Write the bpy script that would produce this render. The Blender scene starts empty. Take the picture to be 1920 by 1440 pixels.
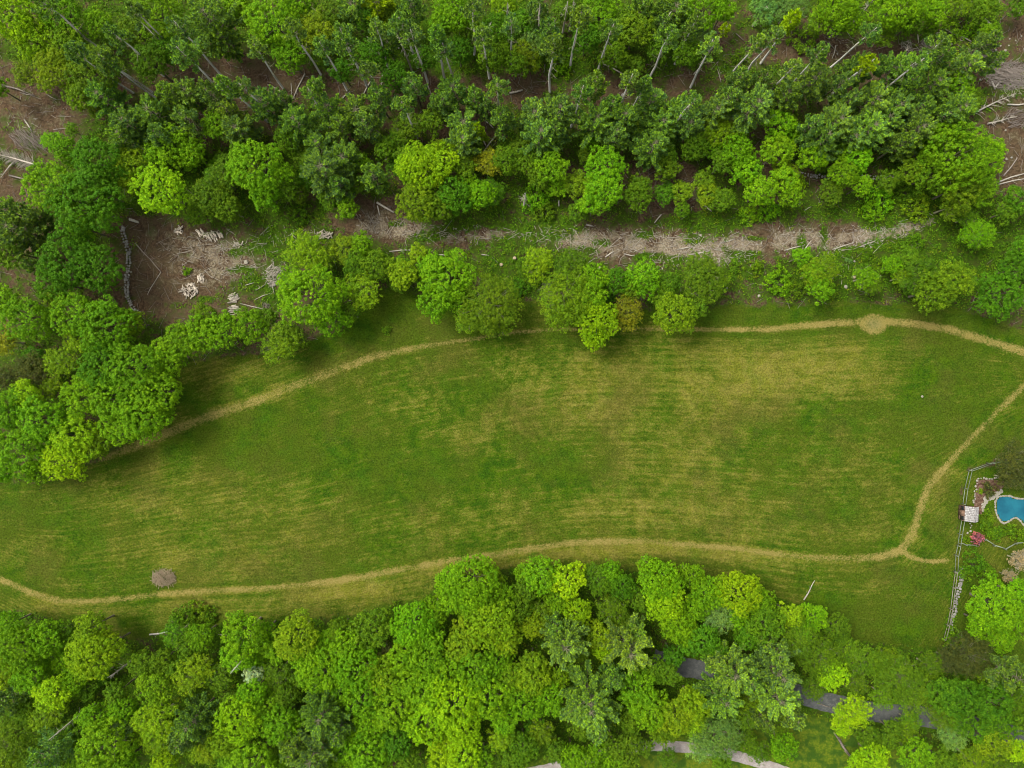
import bpy, math, random
import numpy as np
from mathutils import Vector, Matrix

# ------------------------------------------------------------------ camera, world, sun, exposure
S = bpy.context.scene
COL = S.collection
CAM_H = 120.0
WIDTH = 178.0                     # metres of ground across the picture
PX = WIDTH / 1920.0
cd = bpy.data.cameras.new('camera')
cam = bpy.data.objects.new('camera', cd)
COL.objects.link(cam)
cam.location = (0, 0, CAM_H)
cd.sensor_width = 36.0
cd.lens = 36.0 * CAM_H / WIDTH
cd.clip_start = 0.5
cd.clip_end = 6000.0
S.camera = cam

SUN_EL, SUN_AZ = math.radians(56), math.radians(300)      # azimuth clockwise from +Y (picture top)
w = bpy.data.worlds.new('World')
S.world = w
w.use_nodes = True
wn, wl = w.node_tree.nodes, w.node_tree.links
wn.clear()
sky = wn.new('ShaderNodeTexSky')
sky.sky_type = 'NISHITA'
sky.sun_disc = False
sky.sun_elevation = SUN_EL
sky.sun_rotation = SUN_AZ
sky.dust_density = 4.0
sky.ozone_density = 0.5
sky.air_density = 1.0
hs = wn.new('ShaderNodeHueSaturation')
hs.inputs['Saturation'].default_value = 0.22               # cloud cover greys the blue
bg = wn.new('ShaderNodeBackground')
bg.inputs['Strength'].default_value = 0.125
wo = wn.new('ShaderNodeOutputWorld')
wl.new(sky.outputs[0], hs.inputs['Color'])
wl.new(hs.outputs[0], bg.inputs['Color'])
wl.new(bg.outputs[0], wo.inputs['Surface'])
sd = bpy.data.lights.new('sun', 'SUN')
sun = bpy.data.objects.new('sun', sd)
COL.objects.link(sun)
sd.energy = 1.5
sd.angle = math.radians(24)
sd.color = (1.0, 0.96, 0.84)
d_ = Vector((math.sin(SUN_AZ) * math.cos(SUN_EL), math.cos(SUN_AZ) * math.cos(SUN_EL), math.sin(SUN_EL)))
sun.rotation_euler = d_.to_track_quat('Z', 'Y').to_euler()
sun.location = (0, 0, 200)
vs = S.view_settings
vs.view_transform = 'Standard'
vs.look = 'None'
vs.exposure = 0.92
vs.gamma = 1.0
vs.use_curve_mapping = False
S.render.engine = 'CYCLES'
S.cycles.filter_width = 1.05
S.cycles.max_bounces = 6
S.cycles.diffuse_bounces = 3
S.cycles.glossy_bounces = 2
S.cycles.transmission_bounces = 3
S.cycles.transparent_max_bounces = 4

# ------------------------------------------------------------------ helpers
rng = np.random.default_rng(11)
random.seed(11)


def U(a, b):
    return random.uniform(a, b)


def W(px, py, z=0.0):
    """Picture pixel (1920x1440 frame) -> world XY at height z."""
    k = PX * (CAM_H - z) / CAM_H
    return ((px - 960.0) * k, (720.0 - py) * k)


def fbm(x, y, scale, seed=0, octv=3):
    """Value noise fbm in about -1..1, numpy."""
    out = np.zeros_like(x, dtype=float)
    amp, tot = 1.0, 0.0
    r = np.random.default_rng(seed)
    for o in range(octv):
        g = r.random((257, 257)) * 2 - 1
        u = x / scale * (2 ** o) + 7.3 * o + 900
        v = y / scale * (2 ** o) + 3.1 * o + 900
        i = np.floor(u).astype(int)
        j = np.floor(v).astype(int)
        fu, fv = u - i, v - j
        fu = fu * fu * (3 - 2 * fu)
        fv = fv * fv * (3 - 2 * fv)
        i %= 256
        j %= 256
        a = g[i, j] * (1 - fu) + g[i + 1, j] * fu
        b = g[i, j + 1] * (1 - fu) + g[i + 1, j + 1] * fu
        out += amp * (a * (1 - fv) + b * fv)
        tot += amp
        amp *= 0.5
    return out / tot


def seg_dist(x, y, pts, widths=None):
    """Distance to a polyline; with widths gives distance / local half width."""
    best = np.full(x.shape, 1e9)
    for k in range(len(pts) - 1):
        ax, ay = pts[k]
        bx, by = pts[k + 1]
        dx, dy = bx - ax, by - ay
        L = dx * dx + dy * dy + 1e-9
        t = np.clip(((x - ax) * dx + (y - ay) * dy) / L, 0, 1)
        d = np.hypot(x - ax - t * dx, y - ay - t * dy)
        if widths is not None:
            d = d / (widths[k] * (1 - t) + widths[k + 1] * t)
        best = np.minimum(best, d)
    return best


def poly_sd(x, y, poly):
    """Signed distance-ish (positive inside) to a polygon."""
    ins = np.zeros(x.shape, bool)
    n = len(poly)
    for k in range(n):
        ax, ay = poly[k]
        bx, by = poly[(k + 1) % n]
        c = ((ay > y) != (by > y)) & (x < (bx - ax) * (y - ay) / (by - ay + 1e-12) + ax)
        ins ^= c
    d = seg_dist(x, y, list(poly) + [poly[0]])
    return np.where(ins, d, -d)


def catmull(pts, sub=8):
    out = []
    P = [pts[0]] + list(pts) + [pts[-1]]
    for i in range(1, len(P) - 2):
        p0, p1, p2, p3 = [np.array(q, float) for q in P[i - 1:i + 3]]
        for s in range(sub):
            t = s / sub
            out.append(tuple(0.5 * ((2 * p1) + (-p0 + p2) * t + (2 * p0 - 5 * p1 + 4 * p2 - p3) * t * t + (-p0 + 3 * p1 - 3 * p2 + p3) * t ** 3)))
    out.append(tuple(pts[-1]))
    return out


def mesh_np(name, V, F, mat=None, attrs=None, smooth=False):
    """V (n,3), F (m,k) numpy; attrs {name: face floats}."""
    V = np.asarray(V, np.float32)
    F = np.asarray(F, np.int32)
    m, k = F.shape
    me = bpy.data.meshes.new(name)
    me.vertices.add(len(V))
    me.vertices.foreach_set('co', V.ravel())
    me.loops.add(m * k)
    me.loops.foreach_set('vertex_index', F.ravel())
    me.polygons.add(m)
    me.polygons.foreach_set('loop_start', np.arange(0, m * k, k, dtype=np.int32))
    me.polygons.foreach_set('loop_total', np.full(m, k, np.int32))
    if smooth:
        me.polygons.foreach_set('use_smooth', np.ones(m, bool))
    me.update(calc_edges=True)
    if attrs:
        for an, av in attrs.items():
            dom = 'POINT' if len(av) == len(V) and len(av) != m else 'FACE'
            at = me.attributes.new(an, 'FLOAT', dom)
            at.data.foreach_set('value', np.asarray(av, np.float32))
    if mat:
        me.materials.append(mat)
    return me


class Tubes:
    """Collects tubes / boxes / blobs into one quad mesh."""

    def __init__(self):
        self.V, self.F, self.A, self.n = [], [], [], 0

    def tube(self, pts, radii, sides=5, var=None, cap=True):
        pts = [np.array(p, float) for p in pts]
        n = len(pts)
        a = random.random() if var is None else var
        rings = []
        for i, p in enumerate(pts):
            t = pts[min(i + 1, n - 1)] - pts[max(i - 1, 0)]
            t /= (np.linalg.norm(t) + 1e-9)
            ref = np.array((0, 0, 1.0)) if abs(t[2]) < 0.9 else np.array((1.0, 0, 0))
            u = np.cross(t, ref)
            u /= np.linalg.norm(u)
            v = np.cross(t, u)
            ang = np.arange(sides) * 2 * math.pi / sides
            rings.append(p + radii[i] * (np.outer(np.cos(ang), u) + np.outer(np.sin(ang), v)))
        b = self.n
        self.V.append(np.concatenate(rings))
        for i in range(n - 1):
            for j in range(sides):
                j2 = (j + 1) % sides
                self.F.append((b + i * sides + j, b + i * sides + j2, b + (i + 1) * sides + j2, b + (i + 1) * sides + j))
                self.A.append(a)
        self.n += n * sides
        if cap:
            for base, p in ((b, pts[0]), (b + (n - 1) * sides, pts[-1])):
                self.V.append(np.array([p]))
                c = self.n
                self.n += 1
                for j in range(0, sides, 2):
                    self.F.append((c, base + j, base + (j + 1) % sides, base + (j + 2) % sides))
                    self.A.append(a)

    def box(self, c, half, rz=0.0, var=None, tilt=0.0, jit=0.0):
        a = random.random() if var is None else var
        cr, sr = math.cos(rz), math.sin(rz)
        vs_ = []
        for sz in (-1, 1):
            for sx, sy in ((-1, -1), (1, -1), (1, 1), (-1, 1)):
                x, y, z = sx * half[0] * (1 + U(-jit, jit)), sy * half[1] * (1 + U(-jit, jit)), sz * half[2] * (1 + U(-jit, jit))
                z += x * math.tan(tilt)
                vs_.append((c[0] + x * cr - y * sr, c[1] + x * sr + y * cr, c[2] + z))
        b = self.n
        self.V.append(np.array(vs_))
        self.n += 8
        for f in ((3, 2, 1, 0), (4, 5, 6, 7), (0, 1, 5, 4), (1, 2, 6, 5), (2, 3, 7, 6), (3, 0, 4, 7)):
            self.F.append(tuple(b + q for q in f))
            self.A.append(a)

    def mesh(self, name, mat, smooth=False):
        return mesh_np(name, np.concatenate(self.V), np.array(self.F), mat, {'var': self.A}, smooth)


def rock_mesh(name, mat, r=0.5, seed=0, flat=0.6):
    rs = np.random.default_rng(seed)
    import bmesh
    bm = bmesh.new()
    bmesh.ops.create_icosphere(bm, subdivisions=2, radius=r)
    dirs = rs.normal(size=(7, 3))
    dirs /= np.linalg.norm(dirs, axis=1)[:, None]
    cut = rs.uniform(.55, .9, 7) * r
    for v in bm.verts:
        p = np.array(v.co)
        for dd, c in zip(dirs, cut):
            q = p @ dd
            if q > c:
                p = p - dd * (q - c)
        p[2] *= flat
        v.co = p
    me = bpy.data.meshes.new(name)
    bm.to_mesh(me)
    bm.free()
    me.materials.append(mat)
    return me


def ob(name, data, parent=None, loc=(0, 0, 0), rot=(0, 0, 0), scale=(1, 1, 1), label=None, cat=None, group=None, kind=None, color=None):
    o = bpy.data.objects.new(name, data)
    COL.objects.link(o)
    o.location, o.rotation_euler, o.scale = loc, rot, scale
    if parent:
        o.parent = parent
    for k_, v_ in (('label', label), ('category', cat), ('group', group), ('kind', kind)):
        if v_:
            o[k_] = v_
    if color:
        o.color = (*color, 1.0)
    return o


# ------------------------------------------------------------------ node helpers
class NT:
    def __init__(self, name):
        self.m = bpy.data.materials.new(name)
        self.m.use_nodes = True
        self.t = self.m.node_tree
        self.t.nodes.clear()
        self.out = self.t.nodes.new('ShaderNodeOutputMaterial')

    def n(self, typ, **kw):
        nd = self.t.nodes.new(typ)
        for k, v in kw.items():
            setattr(nd, k, v)
        return nd

    def put(self, sock, v):
        if hasattr(v, 'is_output') or isinstance(v, bpy.types.NodeSocket):
            self.t.links.new(v, sock)
        elif isinstance(v, (tuple, list)):
            sock.default_value = (*v, 1.0) if len(v) == 3 and sock.type == 'RGBA' else v
        else:
            sock.default_value = v

    def math(self, op, a, b=0.0, c=0.0, clamp=False):
        nd = self.n('ShaderNodeMath', operation=op, use_clamp=clamp)
        for s, v in zip(nd.inputs, (a, b, c)):
            self.put(s, v)
        return nd.outputs[0]

    def mix(self, f, a, b, mode='MIX'):
        nd = self.n('ShaderNodeMix', data_type='RGBA', blend_type=mode)
        self.put(nd.inputs[0], f)
        self.put(nd.inputs[6], a)
        self.put(nd.inputs[7], b)
        return nd.outputs[2]

    def attr(self, name):
        return self.n('ShaderNodeAttribute', attribute_name=name).outputs['Fac']

    def noise(self, scale, vec=None, detail=3.0, rough=0.55):
        nd = self.n('ShaderNodeTexNoise')
        nd.inputs['Scale'].default_value = scale
        nd.inputs['Detail'].default_value = detail
        nd.inputs['Roughness'].default_value = rough
        if vec is not None:
            self.t.links.new(vec, nd.inputs['Vector'])
        return nd.outputs['Fac']

    def smooth(self, x, lo, hi, a=0.0, b=1.0):
        nd = self.n('ShaderNodeMapRange', interpolation_type='SMOOTHSTEP')
        self.put(nd.inputs[0], x)
        for i, v in enumerate((lo, hi, a, b)):
            nd.inputs[i + 1].default_value = v
        return nd.outputs[0]

    def pos(self):
        return self.n('ShaderNodeNewGeometry').outputs['Position']

    def scalec(self, col, f):
        nd = self.n('ShaderNodeVectorMath', operation='SCALE')
        self.put(nd.inputs[0], col)
        self.put(nd.inputs['Scale'], f)
        return nd.outputs[0]

    def finish(self, col, rough=0.85, spec=0.15, bump=None, strength=0.5, dist=0.05):
        p = self.n('ShaderNodeBsdfPrincipled')
        self.put(p.inputs['Base Color'], col)
        p.inputs['Roughness'].default_value = rough
        p.inputs['Specular IOR Level'].default_value = spec
        if bump is not None:
            b = self.n('ShaderNodeBump')
            b.inputs['Strength'].default_value = strength
            b.inputs['Distance'].default_value = dist
            self.t.links.new(bump, b.inputs['Height'])
            self.t.links.new(b.outputs[0], p.inputs['Normal'])
        self.t.links.new(p.outputs[0], self.out.inputs['Surface'])
        return self.m


GS = 0.75      # ground albedo scale
FS = 0.93      # foliage albedo scale


def c3(r, g, b, s=1.0):
    return (r * s, g * s, b * s)


def mat_leaf(name, needle=False):
    k = NT(name)
    oc = k.n('ShaderNodeObjectInfo')
    var = k.attr('var')
    leaf = k.n('ShaderNodeNewGeometry').outputs['Random Per Island']
    tip = k.attr('tip')
    orand = oc.outputs['Random']
    base = oc.outputs['Color']
    warm = k.mix(1.0, base, c3(1.35, 1.25, 0.7) if needle else c3(1.22, 1.16, 0.8), 'MULTIPLY')
    cool = k.mix(1.0, base, c3(0.60, 0.70, 1.0) if needle else c3(0.66, 0.82, 1.0), 'MULTIPLY')
    col = k.mix(k.smooth(var, 0.0, 1.0), cool, warm)
    col = k.mix(tip, col, k.mix(1.0, base, c3(1.9, 1.75, 0.30), 'MULTIPLY'))
    f = k.math('MULTIPLY_ADD', leaf, 0.9, 0.55)
    f = k.math('MULTIPLY', f, k.math('MULTIPLY_ADD', orand, 0.16, 0.92))
    col = k.scalec(col, f)
    dif = k.n('ShaderNodeBsdfPrincipled')
    k.put(dif.inputs['Base Color'], col)
    dif.inputs['Roughness'].default_value = 0.62
    dif.inputs['Specular IOR Level'].default_value = 0.12
    tr = k.n('ShaderNodeBsdfTranslucent')
    k.put(tr.inputs['Color'], k.mix(1.0, col, c3(1.15, 1.1, 0.5), 'MULTIPLY'))
    ms = k.n('ShaderNodeMixShader')
    ms.inputs[0].default_value = 0.2 if needle else 0.30
    k.t.links.new(dif.outputs[0], ms.inputs[1])
    k.t.links.new(tr.outputs[0], ms.inputs[2])
    k.t.links.new(ms.outputs[0], k.out.inputs['Surface'])
    return k.m


def mat_var(name, c0, c1, rough=0.85, scale=3.0, bump=0.3, dist=0.02, spec=0.15):
    """Colour range by per-piece 'var' attribute plus grain."""
    k = NT(name)
    tc = k.n('ShaderNodeTexCoord').outputs['Object']
    n = k.noise(scale, tc, 4)
    orand = k.n('ShaderNodeObjectInfo').outputs['Random']
    v = k.math('ADD', k.math('MULTIPLY', k.attr('var'), 0.45), k.math('MULTIPLY', orand, 0.3))
    f = k.math('ADD', v, k.math('MULTIPLY', k.math('SUBTRACT', n, 0.5), 1.2), clamp=False)
    f = k.math('ADD', f, 0.12, clamp=True)
    return k.finish(k.mix(f, c0, c1), rough, spec, n, bump, dist)


M_LEAF = mat_leaf('leaf')
M_NEEDLE = mat_leaf('needle', True)
M_BARK = mat_var('bark', c3(.065, .060, .036), c3(.17, .155, .095), scale=6)
M_PALEBARK = mat_var('pale_bark', c3(.13, .125, .070), c3(.27, .265, .150), scale=6)
M_GREYTRUNK = mat_var('grey_trunk', c3(.38, .37, .33), c3(.72, .70, .63), scale=5)
M_DEAD = mat_var('dead_wood', c3(.26, .22, .17), c3(.62, .57, .48), scale=5)
M_DARKDEAD = mat_var('weathered_wood', c3(.13, .10, .08), c3(.38, .33, .28), scale=5)
M_STONE = mat_var('field_stone', c3(.16, .15, .13), c3(.46, .44, .40), scale=4)
M_WHITESTONE = mat_var('pale_stone', c3(.22, .20, .15), c3(.42, .39, .32), scale=5)
M_STRAW = mat_var('straw_brush', c3(.20, .15, .09), c3(.50, .40, .27), scale=5)
M_SPLIT = mat_var('split_wood', c3(.42, .34, .25), c3(.78, .70, .58), scale=7)
M_FENCE = mat_var('fence_wood', c3(.10, .12, .075), c3(.24, .28, .19), scale=6)
M_OLDFENCE = mat_var('old_fence_wood', c3(.16, .14, .10), c3(.30, .28, .20), scale=6)
# ------------------------------------------------------------------ terrain layout (picture pixels -> metres)
def PL(pts):
    return [W(a, b) for a, b in pts]


MEADOW = [(-60, 905), (60, 905), (150, 880), (200, 855), (330, 745), (325, 690), (400, 668), (520, 660), (640, 615), (690, 565), (735, 535), (800, 560), (1000, 562), (1130, 575), (1300, 590), (1360, 572), (1450, 572), (1600, 565), (1730, 572), (1830, 585), (1990, 640), (1990, 850), (1870, 862), (1812, 880), (1800, 945), (1795, 1020), (1787, 1075), (1775, 1150), (1764, 1215), (1700, 1215), (1610, 1200), (1540, 1150), (1430, 1110), (1260, 1075), (1000, 1062), (830, 1085), (790, 1125), (640, 1155), (430, 1172), (360, 1165), (260, 1200), (180, 1180), (60, 1150), (-60, 1140)]
PATH_UP = [(150, 866), (187, 860), (250, 837), (333, 803), (400, 778), (467, 757), (533, 730), (633, 693), (707, 667), (773, 653), (840, 642), (907, 633), (973, 623), (1040, 618), (1140, 617), (1223, 617), (1280, 617), (1380, 618), (1447, 617), (1513, 610), (1580, 605), (1647, 602), (1713, 607), (1780, 617), (1847, 637), (1913, 657), (2000, 690)]
PW_UP = [9, 9, 10, 10, 10, 10, 10, 9, 8, 6, 5, 4.5, 4.5, 4.5, 4, 4.5, 5, 6, 6, 7, 7.5, 8, 8, 8.5, 9, 9, 9]
PATH_RT = [(1990, 665), (1925, 722), (1880, 763), (1847, 797), (1813, 830), (1787, 860), (1762, 887), (1742, 913), (1728, 945), (1719, 978), (1710, 1005), (1690, 1033), (1647, 1045), (1597, 1047), (1513, 1045), (1447, 1037), (1380, 1028), (1273, 1020), (1207, 1015), (1140, 1015), (1073, 1018), (1007, 1027), (940, 1038), (873, 1047), (807, 1057), (740, 1070), (640, 1088), (567, 1097), (500, 1103), (400, 1108), (300, 1113), (233, 1122), (167, 1127), (117, 1127), (67, 1115), (27, 1098), (0, 1087), (-60, 1055)]
PW_RT = [7, 7, 7, 7, 7, 7.5, 8, 8, 9, 9, 10, 10, 8, 7, 6, 6, 6, 6, 6.5, 7, 7, 7, 7, 7, 7, 7, 7, 6, 6, 6, 6, 6, 6, 7, 7, 7, 7, 7]
PATH_SP = [(1697, 1035), (1706, 1044), (1725, 1050), (1750, 1053), (1776, 1051)]
ROAD_A = [(1225, 1236), (1275, 1250), (1330, 1260), (1420, 1278), (1500, 1301), (1560, 1318), (1640, 1334), (1720, 1342), (1800, 1356), (1900, 1378), (1990, 1398)]
ROAD_B = [(980, 1452), (1035, 1441), (1110, 1420), (1200, 1401), (1270, 1402), (1340, 1410), (1400, 1424), (1450, 1440), (1500, 1458)]
STRIP = [(690, 425), (760, 432), (850, 440), (960, 440), (1060, 446), (1140, 462), (1250, 465), (1350, 470), (1450, 455), (1560, 452), (1660, 442), (1745, 412)]
SW = [26, 30, 24, 14, 26, 42, 42, 40, 38, 36, 24, 14]
CLEARING = [(228, 405), (300, 400), (420, 420), (560, 430), (690, 435), (690, 520), (560, 560), (520, 600), (440, 610), (340, 605), (270, 615), (240, 560), (226, 470)]
POOL = [(1866, 940), (1871, 932), (1881, 930), (1893, 930), (1905, 934), (1920, 935), (1945, 932), (1968, 942), (1976, 962), (1968, 985), (1945, 996), (1925, 990), (1912, 976), (1903, 971), (1893, 976), (1882, 981), (1872, 972), (1866, 955)]
LAWN = [(1180, 1380), (1330, 1385), (1480, 1335), (1600, 1345), (1760, 1400), (1760, 1500), (900, 1500), (1000, 1425)]
GARDEN = [(1808, 885), (1990, 850), (1990, 1260), (1790, 1215), (1790, 1040)]

m_meadow, m_up, m_rt, m_sp = PL(MEADOW), PL(PATH_UP), PL(PATH_RT), PL(PATH_SP)
wup, wrt = [v * PX for v in PW_UP], [v * PX for v in PW_RT]


def blobs(x, y, L):
    o = np.zeros_like(x)
    for bx, by, rx, ry, a in L:
        wx, wy = W(bx, by)
        o += a * np.exp(-(((x - wx) / (rx * PX)) ** 2 + ((y - wy) / (ry * PX)) ** 2))
    return o


DRY = [(1420, 690, 170, 45, .55), (1560, 700, 120, 40, .55), (1340, 740, 120, 40, .4), (1060, 690, 150, 40, .45), (880, 822, 40, 22, .65), (930, 790, 50, 25, .35),
       (1120, 770, 100, 40, .35), (1060, 725, 70, 20, .35), (1280, 850, 150, 60, .25), (1560, 880, 150, 60, .2), (760, 750, 80, 25, .35), (520, 930, 140, 40, .3), (1600, 660, 120, 20, .3),
       (300, 950, 120, 35, .25), (880, 1000, 200, 26, .35), (1100, 950, 150, 35, .3), (1300, 960, 200, 35, .35), (1560, 1000, 150, 25, .4), (560, 1000, 60, 30, .35),
       (120, 930, 80, 25, .25), (50, 1030, 60, 30, .25), (380, 1050, 150, 35, .35), (680, 1110, 130, 22, .8), (500, 1140, 130, 20, .45), (900, 1062, 90, 14, .6), (450, 690, 90, 22, .5),
       (1180, 1035, 220, 14, .35), (1660, 1110, 80, 25, .35), (1580, 1095, 60, 20, .3), (100, 1135, 150, 14, .35), (1760, 930, 18, 60, .5), (1660, 730, 120, 16, .3),
       (900, 720, 60, 30, -.45), (870, 890, 80, 40, -.5), (700, 870, 70, 60, -.4), (450, 830, 160, 40, -.45), (1020, 850, 90, 60, -.4), (1030, 700, 40, 60, -.3), (1440, 830, 70, 50, -.3),
       (1760, 740, 90, 80, -.35), (150, 1000, 100, 40, -.3), (60, 960, 80, 40, -.3), (1560, 790, 100, 30, -.2), (1100, 880, 60, 50, -.3), (780, 590, 120, 40, -.5), (1500, 588, 220, 12, -1.0), (1150, 585, 150, 20, -.5), (1800, 600, 120, 14, -.6),
       (1690, 1170, 80, 50, -.7), (1720, 1090, 60, 25, -.5), (1600, 1140, 90, 25, -.3), (1300, 1055, 120, 10, -.3), (640, 640, 90, 25, -.3), (1760, 1005, 24, 30, -.4), (230, 1075, 160, 14, -.4), (560, 840, 110, 50, -.3), (1880, 820, 60, 30, -.5)]
UNDER = [(1130, 455, 18, 7, .95), (1212, 480, 34, 8, .95), (1212, 441, 16, 6, .9), (1300, 452, 14, 7, .9), (1395, 478, 28, 8, .95), (1420, 447, 22, 6, .9), (1502, 455, 9, 12, .95), (1545, 440, 8, 20, .95), (1590, 470, 24, 8, .9), (1650, 458, 30, 8, .95), (1640, 425, 16, 6, .9), (1100, 470, 22, 6, .9), (1270, 488, 20, 6, .9), (950, 452, 22, 7, .9), (800, 445, 26, 8, 1.0), (740, 420, 18, 6, 1.0),
         (900, 165, 700, 32, -.55), (1500, 90, 230, 40, -.55), (90, 220, 120, 60, -.45), (20, 380, 60, 40, -.6), (320, 520, 110, 90, -.6), (450, 480, 100, 50, -.3), (1270, 350, 60, 50, -.4), (700, 400, 80, 30, -.5),
         (1080, 330, 40, 30, -.35), (900, 240, 40, 50, -.4), (1900, 300, 40, 90, -.5), (1880, 70, 90, 70, -.3), (270, 420, 60, 30, -.5), (1500, 340, 60, 20, -.35), (420, 130, 120, 40, -.4),
         (1010, 438, 60, 16, .9), (860, 430, 50, 16, .5), (1330, 415, 70, 16, .7), (1590, 510, 260, 45, .45), (1520, 395, 160, 20, .4), (740, 100, 250, 60, .4), (1750, 380, 120, 40, .4), (1150, 90, 160, 60, .3),
         (950, 500, 250, 30, .35), (350, 340, 300, 60, .35), (870, 370, 150, 40, .4), (1500, 470, 60, 10, .3), (1850, 450, 60, 60, .3), (500, 462, 40, 16, .9), (560, 475, 30, 20, .8), (440, 474, 20, 8, .7), (480, 528, 25, 14, .8), (520, 560, 24, 14, .7), (345, 478, 14, 8, .5), (385, 560, 20, 9, .7), (325, 572, 30, 10, .5), (455, 505, 22, 8, .7), (460, 535, 40, 18, .4), (1690, 60, 120, 30, .3)]
CHIP = [(390, 480, 110, 50, .6), (470, 520, 80, 40, .55), (440, 455, 90, 22, .3), (350, 425, 60, 10, -.4), (400, 445, 70, 8, -.4), (350, 440, 90, 20, .4), (560, 440, 60, 14, .7), (60, 210, 120, 40, .35), (70, 270, 60, 35, .5), (1895, 150, 50, 30, .9), (1900, 230, 30, 60, .4), (1290, 370, 60, 30, .45),
        (1600, 510, 60, 30, .4), (1320, 345, 20, 30, .3), (1560, 75, 60, 40, .35), (1840, 110, 40, 30, .6), (1300, 100, 100, 40, .25), (1130, 130, 70, 20, .3), (1780, 50, 60, 30, .35), (700, 400, 60, 25, .25), (640, 560, 30, 20, .3), (1010, 380, 90, 30, .2)]


def masks(x, y):
    M = {}
    n1 = fbm(x, y, 9.0, 5)
    n2 = fbm(x, y, 3.0, 9)
    n0 = fbm(x, y, 30.0, 3)
    sd_ = poly_sd(x, y, m_meadow)
    lawn = poly_sd(x, y, PL(LAWN))
    gard = poly_sd(x, y, PL(GARDEN))
    M['grass'] = np.clip(0.5 + (sd_ + 0.5 * n2) / 2.4, 0, 1)
    M['grass'] = np.maximum(M['grass'], np.clip(0.5 + (lawn + .8 * n1) / 3, 0, 1))
    g2 = np.clip(0.5 + gard / 1.0, 0, 1)
    M['lawn'] = np.maximum(np.clip(0.5 + (lawn + n1) / 3, 0, 1), g2 * 0.35)
    M['grass'] = np.maximum(M['grass'], g2 * 0.9)
    pu = seg_dist(x, y, m_up, wup)
    pr = seg_dist(x, y, m_rt, wrt)
    ps = seg_dist(x, y, m_sp) / (5.0 * PX)
    cx, cy = W(1638, 608)
    disc = np.hypot((x - cx) / (29 * PX), (y - cy) / (21 * PX))
    cx2, cy2 = W(1643, 577)
    r2 = np.hypot((x - cx2) / (14 * PX), (y - cy2) / (13 * PX))
    ring = np.abs(r2 - 0.8) / 0.3 + np.where(y > cy2 - .2, 0, 1.0)
    px_ = x / PX + 960
    # how bare and pale each stretch of track is
    su = np.interp(px_, [150, 640, 800, 1000, 1250, 1420, 1600, 1920], [.85, .7, .75, .8, .65, .95, 1.0, 1.0])
    sr = np.interp(px_, [0, 600, 800, 1000, 1270, 1500, 1700, 1760, 1920], [.85, .85, .75, .85, .85, .7, .95, .85, .8])

    def band(d):
        return np.clip(1.45 - d, 0, 1)
    path = np.maximum.reduce([band(pu) * su, band(pr) * sr, band(ps) * .9, np.clip((1.12 - disc) * 3, 0, 1) * .95, np.clip(1.2 - ring, 0, 1) * .6])
    M['path'] = path
    M['disc'] = np.clip(1.5 - disc * 2.2, 0, 1)
    # wide, faint, second wheel band of the lower track
    wide = seg_dist(x, y, [(a, b - 1.0) for a, b in m_rt]) / (20 * PX)
    fw = np.interp(px_, [0, 300, 620, 700, 1250, 1700, 1740], [.35, .3, .7, .8, .75, .4, .25])
    wu = seg_dist(x, y, [(a, b + .4) for a, b in m_up]) / (20 * PX)
    fwu = np.interp(px_, [150, 640, 800, 900], [.4, .3, .15, .0])
    path = path * (.83 + .35 * n2 + .22 * n1)
    M['path'] = path
    dry = 0.36 + 0.22 * n0 + 0.2 * n1 + blobs(x, y, DRY) * .85 + np.clip(1.3 - wide, 0, 1) * fw * 0.75 + np.clip(1.3 - wu, 0, 1) * fwu
    edge = np.clip(1 - np.abs(pu - 2.0), 0, 1) * su * np.where(px_ > 1350, .6, .3) + np.clip(1 - np.abs(pr - 1.9), 0, 1) * .35 * np.where(px_ < 700, 1, .3)
    M['rows'] = np.clip(blobs(x, y, [(1620, 685, 160, 45, 1.0), (1350, 700, 160, 60, .55), (1050, 690, 120, 40, .5), (1240, 930, 180, 40, .3), (700, 930, 200, 50, .25), (1000, 990, 200, 25, .3)]), 0, 1)
    M['dry'] = np.clip(dry - edge, 0, 1.2)
    # coordinate across the mowing rows
    py_ = 720 - y / PX
    ya = np.interp(px_, [p[0] for p in PATH_UP], [p[1] for p in PATH_UP])
    yb = np.interp(px_, [p[0] for p in PATH_RT[::-1][:27]], [p[1] for p in PATH_RT[::-1][:27]])
    yb = np.where(px_ > 1690, 1040 - (px_ - 1690) * 0.9, yb)
    ya = np.where(px_ < 500, 720 + (500 - px_) * .28, ya)
    t = (py_ - ya) / np.maximum(yb - ya, 60)
    M['row'] = t * 40.0
    strip = seg_dist(x, y, PL(STRIP), [v * PX for v in SW])
    chip = np.clip(1.25 - strip * (1 + .45 * n1 + .55 * n2), 0, 1) * np.clip(.95 + .9 * n1 + .35 * n2, 0, 1) + blobs(x, y, CHIP) + .25 * n2
    chip = chip + np.clip(1.0 - strip, 0, 1) * np.clip((x - W(1000, 0)[0]) / 10, 0, 1) * .45
    M['chip'] = np.clip(chip, 0, 1.15) * (0.9 + .3 * n1)
    under = 0.45 + 0.45 * n1 + 0.25 * n2 + blobs(x, y, UNDER)
    under = under + .22 + np.clip((W(0, 1010)[1] - y) / 8, 0, .35)
    M['under'] = np.clip(under - np.clip(1.2 - strip, 0, 1) * .45, 0, 1)
    M['sd'] = sd_
    return M


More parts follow.
